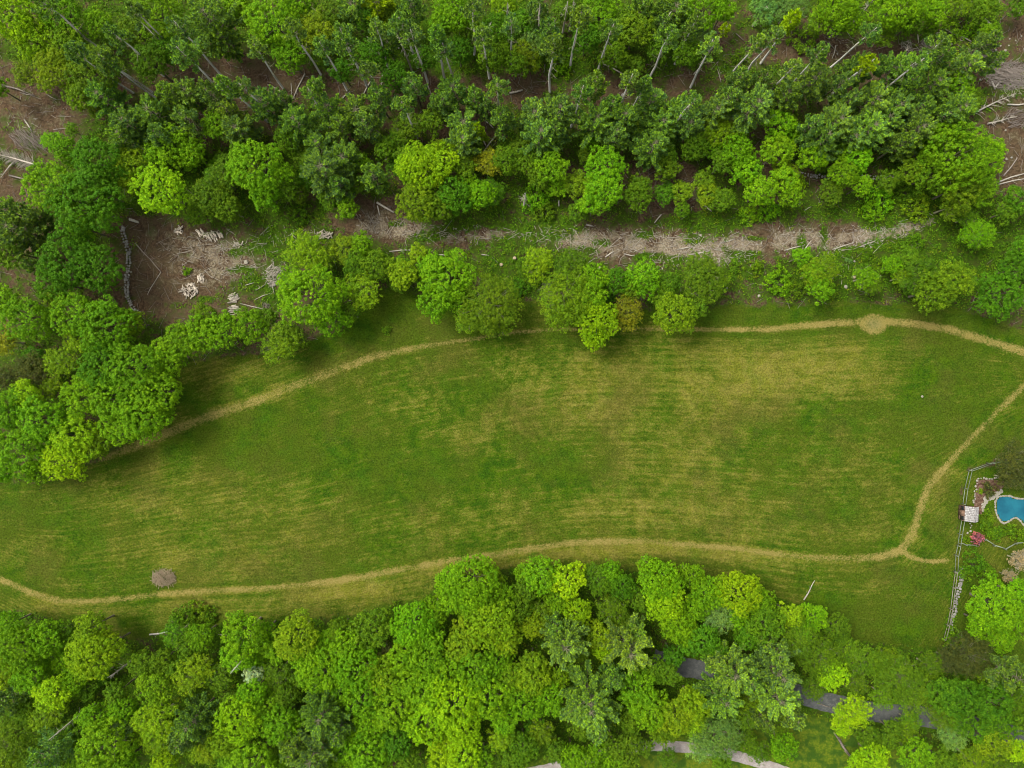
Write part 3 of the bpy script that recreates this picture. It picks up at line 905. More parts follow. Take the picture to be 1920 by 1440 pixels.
# x, y of the crown in the photograph, crown radius (photo pixels), kind + colour, optional own label | short name other labels refer to
TREES = """
30 30 55 mL|lime green tree filling the top left corner of the wood|top left lime tree
75 80 36 mL
125 30 40 mB
190 50 26 mB
140 92 32 mH
118 140 38 mY
190 148 46 mG
158 185 26 mH
55 145 23 fH
5 170 18 mB
220 65 19 tP
206 108 23 tP
216 122 16 tP
357 106 28 tP|pine with a long pale trunk left of the biggest grey pine|long-trunked pine
400 40 44 wQ|largest grey-green pine on the top edge with dead lower limbs|largest grey top pine
425 80 26 pP
300 30 42 oB
262 66 30 mG
290 125 32 mG
320 95 24 mD
480 100 17 tQ
520 45 48 oB|big bright green broadleaf right of the largest grey top pine|big top broadleaf
590 68 38 fY
548 112 30 mB
566 15 28 oB
632 30 26 mG
448 20 26 oB
205 190 33 pP
250 234 32 pP
290 214 30 pP
236 262 26 pP
320 182 22 pP
357 178 26 pQ
400 184 23 pP
438 160 14 tQ
500 198 28 pP
532 190 20 pP
560 232 32 pP
600 162 15 tQ
580 184 16 tQ
450 248 28 pP
410 240 26 mB
358 228 24 pQ
432 212 20 pQ
620 205 26 pP
600 275 26 pP
545 265 24 mG
310 262 24 pP
360 205 18 mB
330 278 32 mB
300 292 22 mB
365 290 26 mB
253 312 27 mY
250 345 20 mY
310 362 46 mL|round lime green tree beside the huge oak on the left|round left lime tree
110 355 48 oB|huge bright green oak left of the brown clearing, its left lobe|huge left oak
165 385 58 oD
195 305 42 oD
130 285 24 mB
190 360 42 oD
165 430 26 oB
488 318 50 oB|round bright green tree with coarse leaf clumps mid left|coarse round tree
500 365 28 oB
420 340 32 fG
395 372 30 mG
430 392 26 mG
540 350 28 fG
610 322 42 wP|wide grey-green pine spreading above the clearing's right end|wide clearing pine
645 300 28 pP
655 395 20 mB
560 400 20 bG
40 435 40 wP
12 395 24 pQ
20 470 36 mG
70 405 20 pP
135 492 50 oD|deep green domed tree standing left of the brown clearing|domed deep green tree
190 505 42 oD
110 530 32 oD
60 500 14 pQ
57 600 42 oB
15 565 30 mB
150 590 42 oB
205 610 48 oB|bright spreading broadleaf below the domed deep green tree|spreading left broadleaf
250 605 24 mH
110 560 22 mH
65 692 30 fU
118 678 30 fH
12 640 26 fO
14 705 26 fU
100 725 20 fH
150 640 24 fY
200 690 44 oD
262 690 50 oB
322 668 34 mB
345 640 34 mB
385 625 34 mB
425 620 32 oB
390 595 26 mG
475 612 30 oB
530 645 34 fH
505 600 20 mG
300 735 44 oB
275 775 46 oB|rightmost bulging bright tree of the left grove beside the track|bulging grove tree
225 750 46 oB
170 740 42 oB
235 800 36 oB
58 742 28 mL
20 770 36 oB
88 785 40 oB
150 820 40 oL
128 862 38 mL|lime green tree at the grove's lower tip beside the meadow|lower grove lime tree
185 830 30 mH
45 845 44 oB
12 880 26 oB
85 885 24 oB
578 470 36 fY|yellow-green tree at the clearing's right end|clearing's yellow tree
606 488 26 fY
585 560 56 oB|big bright green tree between the clearing and the meadow|big clearing edge tree
622 598 32 oB
552 530 28 mB
545 630 28 fG
660 590 18 mG
684 457 20 mB
672 500 26 mG
708 500 28 mG
683 545 34 fY|pale yellow-green crown right of the big clearing edge tree|pale edge tree
756 518 28 mY
786 480 18 mY
842 525 46 oB|vivid green leafy tree on the upper meadow edge|vivid meadow edge tree
812 500 26 mB
820 565 32 oB
862 560 30 mB
917 572 54 fH|wide feathery pale green tree overhanging the upper track|wide feathery tree
880 600 26 fH
935 610 26 fH
1008 497 30 fY|small pale yellow tree standing apart above the upper track|pale yellow tree
985 505 18 fG
1062 562 52 fH|broad soft olive-green tree left of the orange tree on the upper track|broad soft olive tree
1072 505 34 fG
1108 522 28 mB
1100 560 34 mB
1118 605 38 mL
1112 628 24 mL
1174 590 31 fO|orange-brown tree on the upper edge of the meadow|orange tree
1204 522 33 mB|vivid round green tree above the orange tree|vivid round tree
1155 530 25 mD
1180 545 22 mG
1250 535 24 mG
1240 560 22 mG
1262 592 37 mH
1317 508 36 fG
1310 545 34 fG
1340 530 24 fH
1300 578 22 mG
1497 483 17 mB
1460 530 26 bB
1487 545 22 bG
1520 515 20 mB
1532 510 32 fH|olive-green soft-crowned tree above and left of the turnaround|soft-crowned hedge tree
1533 545 22 mB
1720 520 34 fG
1742 548 36 mH
1782 527 34 mH|yellow-green rounded tree near the right end of the upper track|rounded right tree
1705 495 18 bG
1873 552 42 oD|deep green rounded tree by the right edge above the track|deep right edge tree
1900 505 32 oD
1915 475 26 oD
1830 440 30 fB
1810 410 20 fG
1715 452 18 bG
1690 470 14 bG
1315 18 40 mB
1352 28 22 mB
1288 105 26 mG
1285 70 20 pP
1308 70 20 fQ
1355 52 8 tY
1413 80 12 tQ
1487 40 13 tY
1430 22 26 fP
1480 18 30 fQ
1390 105 14 bG
1560 18 40 mB
1590 45 24 mB
1535 45 24 fH
1510 75 24 bG
1672 20 44 mB|bright green tree on the top edge toward the right|top right bright tree
1738 28 26 mB
1700 50 20 mG
1795 10 26 fH
1843 8 18 mL
1775 60 22 bG
1820 55 18 bB
1900 20 20 mG
1383 155 23 pP
1430 152 22 pP
1340 213 26 pP
1360 190 22 pQ
1407 205 38 wP
1467 188 28 pP
1520 152 32 pP
1570 160 22 pP
1605 130 26 pP
1630 115 13 tY
1673 135 34 pP
1690 165 24 pP
1630 192 30 pQ
1590 190 20 pP
1677 205 28 pP
1755 112 24 pP
1800 130 26 pQ
1840 85 22 pP
1855 118 16 pQ
1740 165 32 pP
1790 165 24 mB
1720 205 24 pP
1562 232 34 pQ
1538 262 32 pP
1515 240 22 pP
1628 247 34 pQ
1590 265 26 pP
1660 225 26 pP
1712 245 36 pP|lower grey-green pine just left of the giant right oak|lower right pine
1690 270 22 pP
1790 215 36 pP
1760 225 24 pP
1815 190 22 fG
1785 300 58 oB|giant spreading broadleaf at the right end of the pine belt|giant right oak
1840 300 38 oB
1830 350 34 oB
1790 355 36 oH
1750 280 30 oB
1740 330 32 oG
1775 250 24 mG
1860 285 14 mY
1457 240 26 oB
1483 258 16 oB
1453 290 28 oB|small round bright tree under the pine belt, centre right|small round belt tree
1375 290 30 oB
1392 325 26 oB
1350 310 22 mG
1520 297 24 oB
1600 303 26 oB
1575 290 20 mB
1340 247 30 fY
1300 280 24 mG
1421 363 28 mB
1467 345 26 oB
1478 372 22 mB
1440 395 20 bB
1500 343 12 bY
1573 332 26 mB
1609 352 18 oB
1650 370 28 bB
1635 395 20 bB
1703 325 24 mH
1700 360 20 bG
1780 388 26 fH
1720 390 26 bH
1903 377 26 oD
1880 400 20 mG
1405 405 18 bB
1330 360 20 bG
660 18 28 pQ
706 10 28 pY
650 84 20 tP
772 10 22 pP
780 75 20 tP|thin pine with a long bare trunk, centre top|centre top pine
817 77 14 tP
858 28 42 mB
830 55 24 mG
872 55 24 mG
1003 75 26 fQ|pale greenish tree standing below the top edge, centre|pale centre tree
985 105 26 fH
925 105 28 mG
965 125 22 mG
1028 62 22 pP
1052 120 22 bB
945 15 24 mY
1124 26 36 mB
1160 55 26 mG
1190 60 34 mH
1206 16 24 pQ
1262 22 30 pP
1240 55 20 pP
1100 75 28 mD
1075 15 26 mG
1010 25 22 pP
705 110 30 mD
742 150 26 mD
860 100 24 mD
935 55 26 mD
690 40 24 mD
740 45 22 mG
645 140 20 mD
725 75 22 pP
795 115 22 mD
980 45 22 mD
1150 110 24 mG
1230 100 20 mG
778 165 23 pP|small cone-shaped pine under the thin centre pines|cone-shaped pine
713 187 24 pP
668 215 30 pP
690 240 24 pQ
640 240 22 pP
850 172 26 pP
835 200 20 pP
890 186 20 pP
933 158 22 tP
822 200 18 pP
943 225 22 pP
915 205 16 pP
767 240 30 fG
750 265 20 fG
873 235 28 pP
867 270 28 pP
897 247 15 pY
810 235 22 mG
725 285 20 mG
1003 215 28 pP
1045 215 34 wP|broad pine at the middle of the pine belt|broad middle pine
1010 255 36 pP
1040 250 24 pP
1117 157 22 pQ
1145 200 22 pP
1120 230 34 wP
1168 228 32 pP
1150 255 24 pP
1207 153 12 tP
1176 158 14 tP
1222 197 28 pP
1240 235 32 pP
1220 280 34 wP
1245 300 20 mG
1270 215 24 pP
1290 235 26 pP
795 318 42 mL|vivid lime tree glowing amid the pine belt, left of centre|vivid belt lime tree
830 308 34 mL
820 283 18 mY
770 322 26 mL
783 350 18 mL
785 385 36 mH
825 390 28 mG
852 370 32 oD
903 370 25 mB
917 310 26 fO
945 305 24 mG
870 320 22 mG
993 308 24 mG
1033 320 30 mB
1010 335 22 mG
1003 375 24 bB
1020 395 20 bG
1133 318 36 mB|bright leafy tree under the middle of the pine belt|bright under-belt tree
1130 360 36 mB
1100 385 20 mB
1192 372 26 mG
1200 350 18 mG
1247 320 22 mG
700 330 24 pP
760 300 20 mG
880 345 16 mB
640 350 22 pP
18 1170 28 mB
40 1212 42 mB
95 1192 32 mB
130 1180 18 mG
182 1172 28 mY
185 1222 44 mY|yellow-green tree at the lower left meadow corner|lower left yellow tree
215 1205 26 mY
110 1292 32 mL
147 1270 24 mB
68 1258 32 mB
15 1255 28 mY
95 1332 34 fH
12 1315 26 pP
60 1325 24 mG
28 1378 40 fH
100 1408 36 pP
20 1425 26 mY
140 1370 26 mG
65 1420 24 mG
183 1337 26 mB
240 1320 24 mB
243 1355 20 mQ
303 1280 32 mB
275 1240 24 mG
310 1235 24 mG
340 1250 22 mG
368 1255 36 fY
383 1190 24 mB
335 1185 24 fD
360 1205 22 mG
230 1290 22 mG
300 1345 38 fY|yellowest fine-leaved tree in the lower left wood|yellowest lower tree
298 1375 30 fY
270 1365 22 fH
367 1345 34 wP|grey-green pine right of the yellowest lower tree|lower left pine
350 1375 26 pP
207 1392 48 oB
170 1420 30 oB
240 1425 28 oB
317 1425 24 mL
383 1407 18 fY
425 1378 28 mY
405 1400 20 mY
350 1150 20 bG
375 1148 20 bH
392 1152 16 bG
330 1160 14 bG
463 1182 40 oB|coarse bright green tree at the meadow edge, lower left|coarse lower edge tree
455 1222 30 oB
500 1180 20 mB
560 1190 40 mY
575 1225 28 mB
520 1215 22 mB
480 1257 17 mW|white flowering tree in the lower left wood|white flowering tree
527 1258 26 fG
600 1250 40 mB
565 1265 22 fG
420 1260 26 fG
477 1295 28 mB
440 1310 22 mG
458 1340 42 mL
500 1320 26 mB
533 1352 34 mB
540 1295 24 mG
607 1335 42 wP|big grey-green pine in the lower wood, left of centre|big lower left pine
640 1365 28 pP
590 1415 44 wP
555 1395 26 pP
483 1420 40 oB
440 1420 22 mB
525 1435 24 mB
640 1430 26 mB
885 1085 48 mB|bright tree with reddish fringe bulging over the lower track|bulging track tree
845 1082 26 mB
918 1075 22 mY
850 1115 32 mB
895 1125 36 oB
938 1110 28 mB
920 1160 44 mY|yellow-tinged tree at the heart of the lower wood|yellow-tinged heart tree
885 1175 30 mY
870 1205 32 mY
950 1190 30 mY
775 1165 40 mB
815 1140 26 mB
740 1150 20 bG
805 1195 30 mB
700 1172 36 mG
640 1178 24 mG
655 1210 34 mB
620 1190 20 mB
970 1140 26 mG
985 1100 24 mG
1015 1072 34 mB
985 1070 20 mB
1063 1085 33 mL|round lime green dome on the lower track edge|round lime dome
1120 1085 28 fG
1145 1070 20 mB
1165 1095 24 mD
1233 1082 40 mB|tall bright tree reaching the lower track, centre right|tall lower track tree
1245 1120 38 mL
1215 1060 20 mH
1265 1165 30 mB
1200 1120 20 mG
1292 1075 24 mB
1080 1140 26 mL
1045 1120 24 mB
1120 1185 24 mY
1130 1215 20 mL
1145 1140 26 fG
1165 1165 20 fG
1018 1145 24 fH
1000 1170 24 mY
1060 1205 42 wQ|pine with fanned grey branches right of the heart tree|fanned pine
1040 1175 20 pQ
1180 1215 44 wQ|second fanned pine, right of the fanned pine|second fanned pine
1195 1180 18 pQ
1107 1315 52 wQ|largest star-shaped pine in the lower wood, centre|star-shaped pine
1120 1360 28 pQ
673 1243 42 oB
640 1285 30 oB
720 1260 36 mY
735 1230 26 fU
760 1225 34 oB
800 1225 36 oB
770 1275 36 mB
690 1300 38 oB
740 1320 40 oB
800 1285 40 oB
840 1255 34 oB
890 1255 40 oB
930 1235 28 mB
850 1310 50 oL|big lime green tree in the lower wood, centre left|big lower lime tree
800 1345 42 oL
870 1360 34 oL
920 1300 40 oB
960 1265 30 mH
1000 1265 32 mY
1000 1235 22 mH
985 1310 34 oB
1028 1305 30 oB
1045 1265 20 mY
945 1340 26 oB
690 1350 30 mB
650 1395 28 mB
690 1405 38 oB
745 1385 30 mD
765 1415 22 mG
720 1430 22 mB
835 1405 30 oL
870 1412 34 oL
820 1430 20 oB
905 1420 22 mB
940 1380 24 fY
980 1395 28 mG
965 1420 22 mG
1015 1370 24 fH
1040 1400 20 mG
1073 1413 24 mB
1115 1405 20 mB
1150 1395 22 mG
1195 1290 36 mB
1215 1325 36 mB
1180 1340 22 mG
1262 1335 34 mY
1240 1365 26 mH
1225 1250 26 mG
1260 1225 20 mD
1295 1310 24 mY
1172 1418 26 mG
1210 1395 16 mG
1150 1270 22 pP
1325 1105 32 mB
1378 1108 40 mL
1420 1125 26 mB
1300 1135 26 mB
1345 1150 32 fQ|pale twiggy crown set into the bright trees, lower right|pale twiggy crown
1375 1150 22 mB
1280 1180 26 mB
1290 1205 20 mD
1315 1195 30 mD
1340 1215 24 mD
1427 1165 34 mG
1400 1190 24 mD
1475 1148 22 mY
1520 1152 26 mB
1500 1175 20 mB
1563 1172 26 mG
1487 1195 34 fG
1530 1225 42 fG
1555 1257 30 mL
1585 1215 24 fG
1613 1235 34 fG
1600 1275 22 fG
1655 1235 26 fH
1675 1262 44 fG|wide soft green tree overhanging the grey lane|lane-side soft tree
1705 1295 36 fG
1650 1300 24 fG
1737 1247 26 fG
1370 1260 42 wQ|tall grey pine left of the grey lane with bare twigs|grey lane pine
1345 1235 20 pQ
1455 1255 40 wP
1450 1215 26 pP
1355 1310 36 wP
1410 1310 24 fH
1455 1300 42 wQ
1480 1335 24 pP
1430 1345 20 pP
1592 1330 34 fL|lime tree hanging over the grey lane|lane lime tree
1575 1355 20 fL
1297 1318 32 mY
1300 1350 22 mY
1345 1375 40 fQ
1310 1395 24 fQ
1395 1385 20 fG
1465 1392 26 mB
1762 1300 34 oD
1795 1305 38 oD|left half of the deep green oak pair beside the lane|left deep oak
1790 1345 24 oD
1853 1315 36 oD
1862 1350 32 oD
1830 1370 22 oD
1810 1225 42 fU|dark brownish tree at the lower end of the rail fence|dark brownish tree
1775 1235 26 fU
1845 1250 26 fH
1790 1200 20 bG
1903 1270 34 pP
1900 1320 30 fG
1780 1372 28 fQ
1760 1345 18 fQ
1855 1390 30 mY
1895 1400 22 mL
1710 1412 34 mB
1665 1365 20 mG
1655 1385 18 mG
1630 1415 30 mL
1600 1425 20 mL
1760 1420 22 mG
1815 1420 30 fH
1865 1425 24 fG
1857 1130 46 mB|large bright green tree behind the rail fence|large fence tree
1893 1165 36 mB
1835 1165 28 mB
1900 1110 28 mB
1870 1195 26 mB
1828 1055 22 bD
1850 1075 18 bG
1810 1075 12 bG
1908 1048 20 fT|tan branched tree near the garden's right edge|tan branched tree
1888 1078 13 fT
1895 865 34 fU|dark grey-green tree above the swimming pool|dark pool tree
1885 895 20 fU
1915 900 24 fU
1856 919 12 bU|dark round shrub between the pool and the garden wall|dark round shrub
1830 1009 11 bK|pink flowering shrub beside the garden shed|pink shrub
1848 985 12 bG
1870 1000 14 bG
1893 995 12 bG
1910 1005 12 bG
1812 1012 7 bH
1838 921 5 bY
1860 1000 10 bG
1835 972 8 bG
1850 962 7 bG
1858 975 7 bG
350 508 7 bB
95 15 20 tQ
255 25 18 tP
340 62 20 tP
556 66 18 tQ
612 100 18 tP
638 62 18 tP
702 62 16 tQ
758 42 20 tP
842 92 18 tP
880 22 18 tQ
912 72 18 tP
960 52 16 tP
1042 92 20 tP
1085 40 20 tQ
1140 62 18 tP
1250 72 18 tP
1300 52 16 tP
1338 92 18 tQ
1450 72 18 tP
1530 112 18 tP
1620 62 18 tP
1758 90 18 tQ
160 105 18 tP
466 160 18 tP
690 140 16 tP
760 200 18 tP
1085 175 18 tP
1290 190 20 tP
1478 130 18 tQ
1720 120 20 tP
1252 1258 22 mG
1362 1290 30 fG
1402 1268 30 pP
1522 1285 24 fG
1765 1338 30 fG
1700 1350 20 fG
1450 1348 26 fG
1395 1340 24 fG
1100 1428 28 mB
1150 1432 24 mB
1180 1385 22 mG
1250 1415 18 fG
1690 1368 24 fH
1420 1405 22 fG
1620 1370 22 mG
1350 1420 18 mG
1925 1350 30 mG
1590 490 6 bQ
1570 505 7 bG
1420 500 12 bG
1380 500 12 bG
1560 550 10 bG
1650 500 14 bG
1625 475 10 bG
1680 500 14 bG
1300 505 16 bG
975 540 16 bD
1145 560 12 bD
725 620 8 bG
285 75 15 sS
"""
SNAGS = [(720, 47, 748, 90), (744, 62, 772, 132), (835, 77, 844, 100), (921, 42, 900, 95), (953, 3, 953, 72), (1012, 5, 1008, 80), (1063, 0, 1055, 60), (1078, 0, 1068, 58), (1160, 95, 1155, 125),
         (1258, 22, 1222, 85), (1040, 35, 1043, 60), (690, 70, 698, 95), (703, 85, 716, 108), (1440, 10, 1412, 48), (1640, -5, 1600, 40), (983, 362, 982, 387), (1702, 92, 1695, 104)]
SNAGS.append((206, 1268, 250, 1236))
for a_, b_ in ((430, 1262), (93, 1388), (262, 40)):
    SNAGS.append((a_, b_, 960 + (a_ - 960) * .9, 710 + (b_ - 710) * .9))
FIXED_REFS = [(1893, 955, 'swimming pool'), (1812, 960, 'garden shed'), (1638, 605, 'round turnaround on the track'), (400, 500, 'brown clearing'), (1250, 465, 'pale wood-chip strip'),
              (308, 1083, 'brush mound in the meadow'), (1590, 1322, 'grey lane'), (1240, 1400, 'gravel drive'), (900, 0, 'middle of the top edge'), (1900, 0, 'top right corner'),
              (0, 1430, 'bottom left corner'), (1910, 1430, 'bottom right corner'), (1892, 150, 'right edge brush heap'), (20, 300, 'bleached fallen tree'), (560, 1430, 'bottom edge pines'), (1290, 370, 'brown gap under the belt')]


def parse_trees():
    L = []
    for line in TREES.strip().split('\n'):
        f = line.split('|')
        a = f[0].split()
        L.append(dict(x=float(a[0]), y=float(a[1]), r=float(a[2]), k=a[3][0], c=a[3][1], label=f[1].strip() if len(f) > 1 else None, short=f[2].strip() if len(f) > 2 else None))
    return L


TL = parse_trees()
for t in TL:
    if t['k'] == 'p' and t['r'] >= 26 and t['y'] < 345:
        t['k'] = 'w'
# understorey saplings seen low down between the big crowns
random.seed(77)
ZONES = [((460, 20), (1320, 130), 30), ((640, 170), (1300, 330), 16), ((1300, 0), (1900, 110), 14), ((330, 250), (760, 400), 22), ((0, 1200), (1240, 1430), 40), ((0, 560), (260, 860), 16), ((1300, 230), (1760, 390), 24), ((900, 330), (1280, 400), 12), ((100, 120), (340, 270), 10), ((1600, 480), (1800, 540), 6), ((640, 460), (1000, 540), 8)]
for (xa, ya), (xb, yb), n_z in ZONES:
    for _ in range(n_z):
        sx_, sy_ = U(xa, xb), U(ya, yb)
        if 120 < sy_ < 190 and sx_ > 230 and random.random() < .6:
            continue
        if any(t['k'] == 't' and seg_dist(np.array([sx_]), np.array([sy_]), [(t['x'], t['y']), (960 + (t['x'] - 960) * .87, 720 + (t['y'] - 720) * .87)])[0] < 24 for t in TL):
            continue
        TL.append(dict(x=sx_, y=sy_, r=U(13, 25), k=random.choice('mmfo'), c=random.choice('GGGHBD'), label=None, short=None, sap=True))
REFS = [(t['x'], t['y'], t['short']) for t in TL if t['short']] + FIXED_REFS


def direction(x, y, rx, ry):
    a = math.degrees(math.atan2(-(y - ry), x - rx)) % 360
    return ['right of', 'up right of', 'above', 'up left of', 'left of', 'down left of', 'below', 'down right of'][int(((a + 22.5) % 360) // 45)]


def auto_labels(items):
    """items: dicts with x, y, look (phrase). Gives each one its own label from its look, side and nearest landmark."""
    buckets = {}
    for it in items:
        rx, ry, nm = min(REFS, key=lambda r: (r[0] - it['x']) ** 2 + (r[1] - it['y']) ** 2)
        it['_d'] = math.hypot(rx - it['x'], ry - it['y'])
        it['_key'] = (it['look'], direction(it['x'], it['y'], rx, ry), nm)
        buckets.setdefault(it['_key'], []).append(it)
    for (look, di, nm), L in buckets.items():
        L.sort(key=lambda q: q['_d'])
        for i, it in enumerate(L):
            if len(L) == 1:
                it['label'] = f'{look} {di} the {nm}'
            elif len(L) == 2:
                it['label'] = f'{("nearer", "farther")[i]} {look} {di} the {nm}'
            else:
                o = ('nearest', 'second', 'third', 'fourth', 'fifth', 'sixth', 'seventh', 'eighth', 'ninth', 'tenth', 'eleventh', 'twelfth')[min(i, 11)]
                it['label'] = f'{o} {look} {di} the {nm}'


def size_word(t):
    r = t['r']
    if t['k'] == 'b':
        return 'tiny' if r < 9 else ('low' if r < 17 else 'spreading')
    return 'small' if r < 23 else ('medium' if r < 36 else 'large')


for t in TL:
    t['look'] = f"{size_word(t)} {COLS[t['c']][1]} {'sapling' if t.get('sap') else KINDW[t['k']]}"
auto_labels([t for t in TL if not t['label']])
seen = set()


def where(x, y):
    return 'upper woodland' if y < 420 else ('hedgerow above the meadow' if y < 650 and x > 330 else ('left grove' if y < 950 and x < 400 else ('garden' if x > 1795 and y < 1110 else 'lower wood')))


def instance(proto, name, loc, rz, scale, color, label, cat, group, rot=None):
    root = ob(name, None, loc=loc, rot=rot or (0, 0, rz), scale=scale, label=label, cat=cat, group=group, color=color)
    root.empty_display_size = .5
    for pn, me in proto['parts']:
        ob(pn, me, parent=root, color=color, kind='stuff' if pn == 'branches' else None)
    return root


for i, t in enumerate(TL):
    random.seed(i * 13 + 5)
    kind = t['k']
    if kind == 's':
        continue
    z = 11.0 if kind in 'omf' else (13.0 if kind in 'pw' else (15.0 if kind == 't' else .8))
    for _ in range(3):
        R = t['r'] * 1.05 * PX * (CAM_H - z) / CAM_H
        pr = get_proto(kind, R, i)
        s = R / pr['R']
        sz = s
        h = pr['h'] * s
        if kind in 'omf':
            hd = min(15.0, 3.6 + 1.75 * R) if kind != 'f' else min(12.0, 2.8 + 1.5 * R)
            if t['x'] > 1790 or (t['y'] > 1150 and t['x'] > 1500):
                hd *= .72
            if t.get('sap'):
                hd = 2.6 + 1.2 * R
            if t['x'] > 1795 and t['y'] > 930 and t['y'] < 1080:
                hd = 1.3 * R + 1.5
            sz = hd / pr['h']
            z = hd * .62
        elif kind in 'pw':
            hd = min(17.0, 6.0 + 2.3 * R) * (.85 if kind == 'w' else 1)
            sz = hd / pr['h']
            z = hd * .68
        elif kind == 't':
            z = h * .85
        else:
            z = h * .5
    x, y = W(t['x'], t['y'], z)
    if kind == 'b' and t['c'] in 'K':
        sz *= 1.3
    base = np.array(COLS[t['c']][0])
    col = np.clip(base * np.array([U(.93, 1.09), U(.95, 1.05), U(.8, 1.2)]) * U(.9, 1.1), 0, 1)
    tilt = (U(-.03, .03), U(-.03, .03), U(0, 6.28))
    if kind in 't':
        tilt = (U(-.05, .05), U(-.05, .05), U(0, 6.28))
    nm = NAMEW[kind] if not t.get('sap') else 'sapling'
    cat = CATW[kind]
    if t['c'] == 'K':
        nm, cat = 'flowering_shrub', 'shrub'
    g = 'understorey saplings in the ' + where(t['x'], t['y']) if t.get('sap') else {'o': 'broadleaf trees', 'm': 'leafy trees', 'f': 'feathery trees', 'p': 'pines', 'w': 'fanned pines', 't': 'thin tall pines', 'b': 'bushes'}[kind] + ' in the ' + where(t['x'], t['y'])
    instance(pr, nm, (x, y, gz(x, y) - .05), 0, (s, s, sz), tuple(float(v) for v in col), t['label'], cat, g, rot=tilt)

sn = [dict(x=a, y=b, look='slender bare dead trunk standing', s=(a, b, c, d)) for a, b, c, d in SNAGS]
auto_labels(sn)
for i, q in enumerate(sn):
    random.seed(900 + i)
    tx, ty, bx, by = q['s']
    rb, rt = math.hypot(bx - 960, by - 700), math.hypot(tx - 960, ty - 700)
    h = min(15, max(6, CAM_H * (1 - rb / max(rt, rb + 1))))
    X0, Y0 = W(bx, by)
    X1, Y1 = W(tx, ty, h)
    dv = Vector((X1 - X0, Y1 - Y0, h))
    pr = get_proto('s', 9.0, i)
    s = dv.length / pr['h']
    instance(pr, 'dead_tree', (X0, Y0, gz(X0, Y0)), 0, (.9, .9, s), None, q['label'], 'dead tree', 'bare dead trunks', rot=dv.to_track_quat('Z', 'Y').to_euler())

# ------------------------------------------------------------------ fallen logs (ends given in photo pixels)
LOGS = """255 456 282 486 .11 d
282 486 302 510 .09 d
302 510 290 530 .06 p
290 530 276 553 .05 p
480 544 498 533 .10 p
478 562 506 550 .08 p
450 569 498 580 .09 p
500 505 511 494 .08 p
508 528 514 552 .07 p
460 535 477 530 .08 p
503 160 543 182 .13 p
500 175 532 183 .10 p
573 140 550 188 .12 p
547 157 547 183 .07 p
697 150 673 197 .12 p
697 146 752 146 .07 d
718 137 716 163 .09 p
640 190 657 173 .10 p
955 174 980 168 .20 p
900 252 913 277 .12 p
930 254 905 287 .12 p
912 228 925 240 .10 p
797 143 809 178 .12 d
707 380 739 399 .19 p
708 386 712 404 .10 p
722 300 737 296 .11 p
1123 115 1180 146 .13 p
1145 100 1132 125 .08 d
1048 376 1048 387 .12 p
1240 402 1227 418 .12 p
1099 421 1111 424 .16 p
730 472 778 469 .11 p
903 478 917 480 .12 p
1320 385 1334 397 .12 p
1653 267 1685 256 .16 p
1801 176 1803 190 .18 p
1718 67 1720 82 .11 p
1752 65 1781 87 .20 p
1756 64 1774 76 .14 p
1768 57 1790 70 .12 p
1842 39 1857 53 .20 p
1798 72 1818 80 .13 p
1855 155 1862 170 .16 p
1862 166 1872 154 .16 p
1885 198 1925 196 .14 p
1906 15 1914 28 .14 p
1508 468 1520 452 .09 p
1270 468 1300 462 .10 p
1352 455 1378 448 .09 p
1290 478 1330 470 .10 p
1135 482 1150 472 .12 p
1170 476 1190 480 .09 p
1470 470 1500 462 .10 p
1560 468 1600 455 .09 p
1612 463 1640 452 .10 p
1310 440 1316 444 .12 p
1508 395 1520 388 .08 p
820 478 838 480 .11 p
1880 330 1905 297 .12 d
1868 343 1920 326 .14 p
1872 346 1925 335 .11 p
555 222 585 238 .08 d
1345 130 1352 155 .08 d
1300 140 1318 118 .09 p
1470 225 1478 205 .07 d
283 1188 320 1182 .15 p
410 1188 426 1190 .10 p
1506 1124 1520 1100 .12 p
1520 1100 1527 1088 .06 p
1535 1318 1556 1325 .10 d
1570 1382 1592 1415 .22 d
1562 1372 1578 1400 .12 d
215 130 232 146 .10 d
40 175 66 180 .09 d
90 178 108 188 .08 d
48 225 62 247 .12 p
245 412 262 418 .26 p
1022 120 1020 135 .09 d
1545 75 1572 100 .08 d
1567 85 1560 110 .08 p
1100 170 1120 158 .09 d
1215 180 1228 170 .10 d
1380 62 1395 75 .09 d
690 232 725 262 .08 d
470 1250 474 1262 .06 p
"""
LG = []
for line in LOGS.strip().split('\n'):
    a = line.split()
    v = [float(q) for q in a[:5]]
    ln = math.hypot(v[2] - v[0], v[3] - v[1])
    LG.append(dict(x=(v[0] + v[2]) / 2, y=(v[1] + v[3]) / 2, v=v, m=a[5], look=('short' if ln < 17 else ('mid-length' if ln < 32 else 'long')) + (' pale' if a[5] == 'p' else ' brown') + ' fallen log'))
auto_labels(LG)
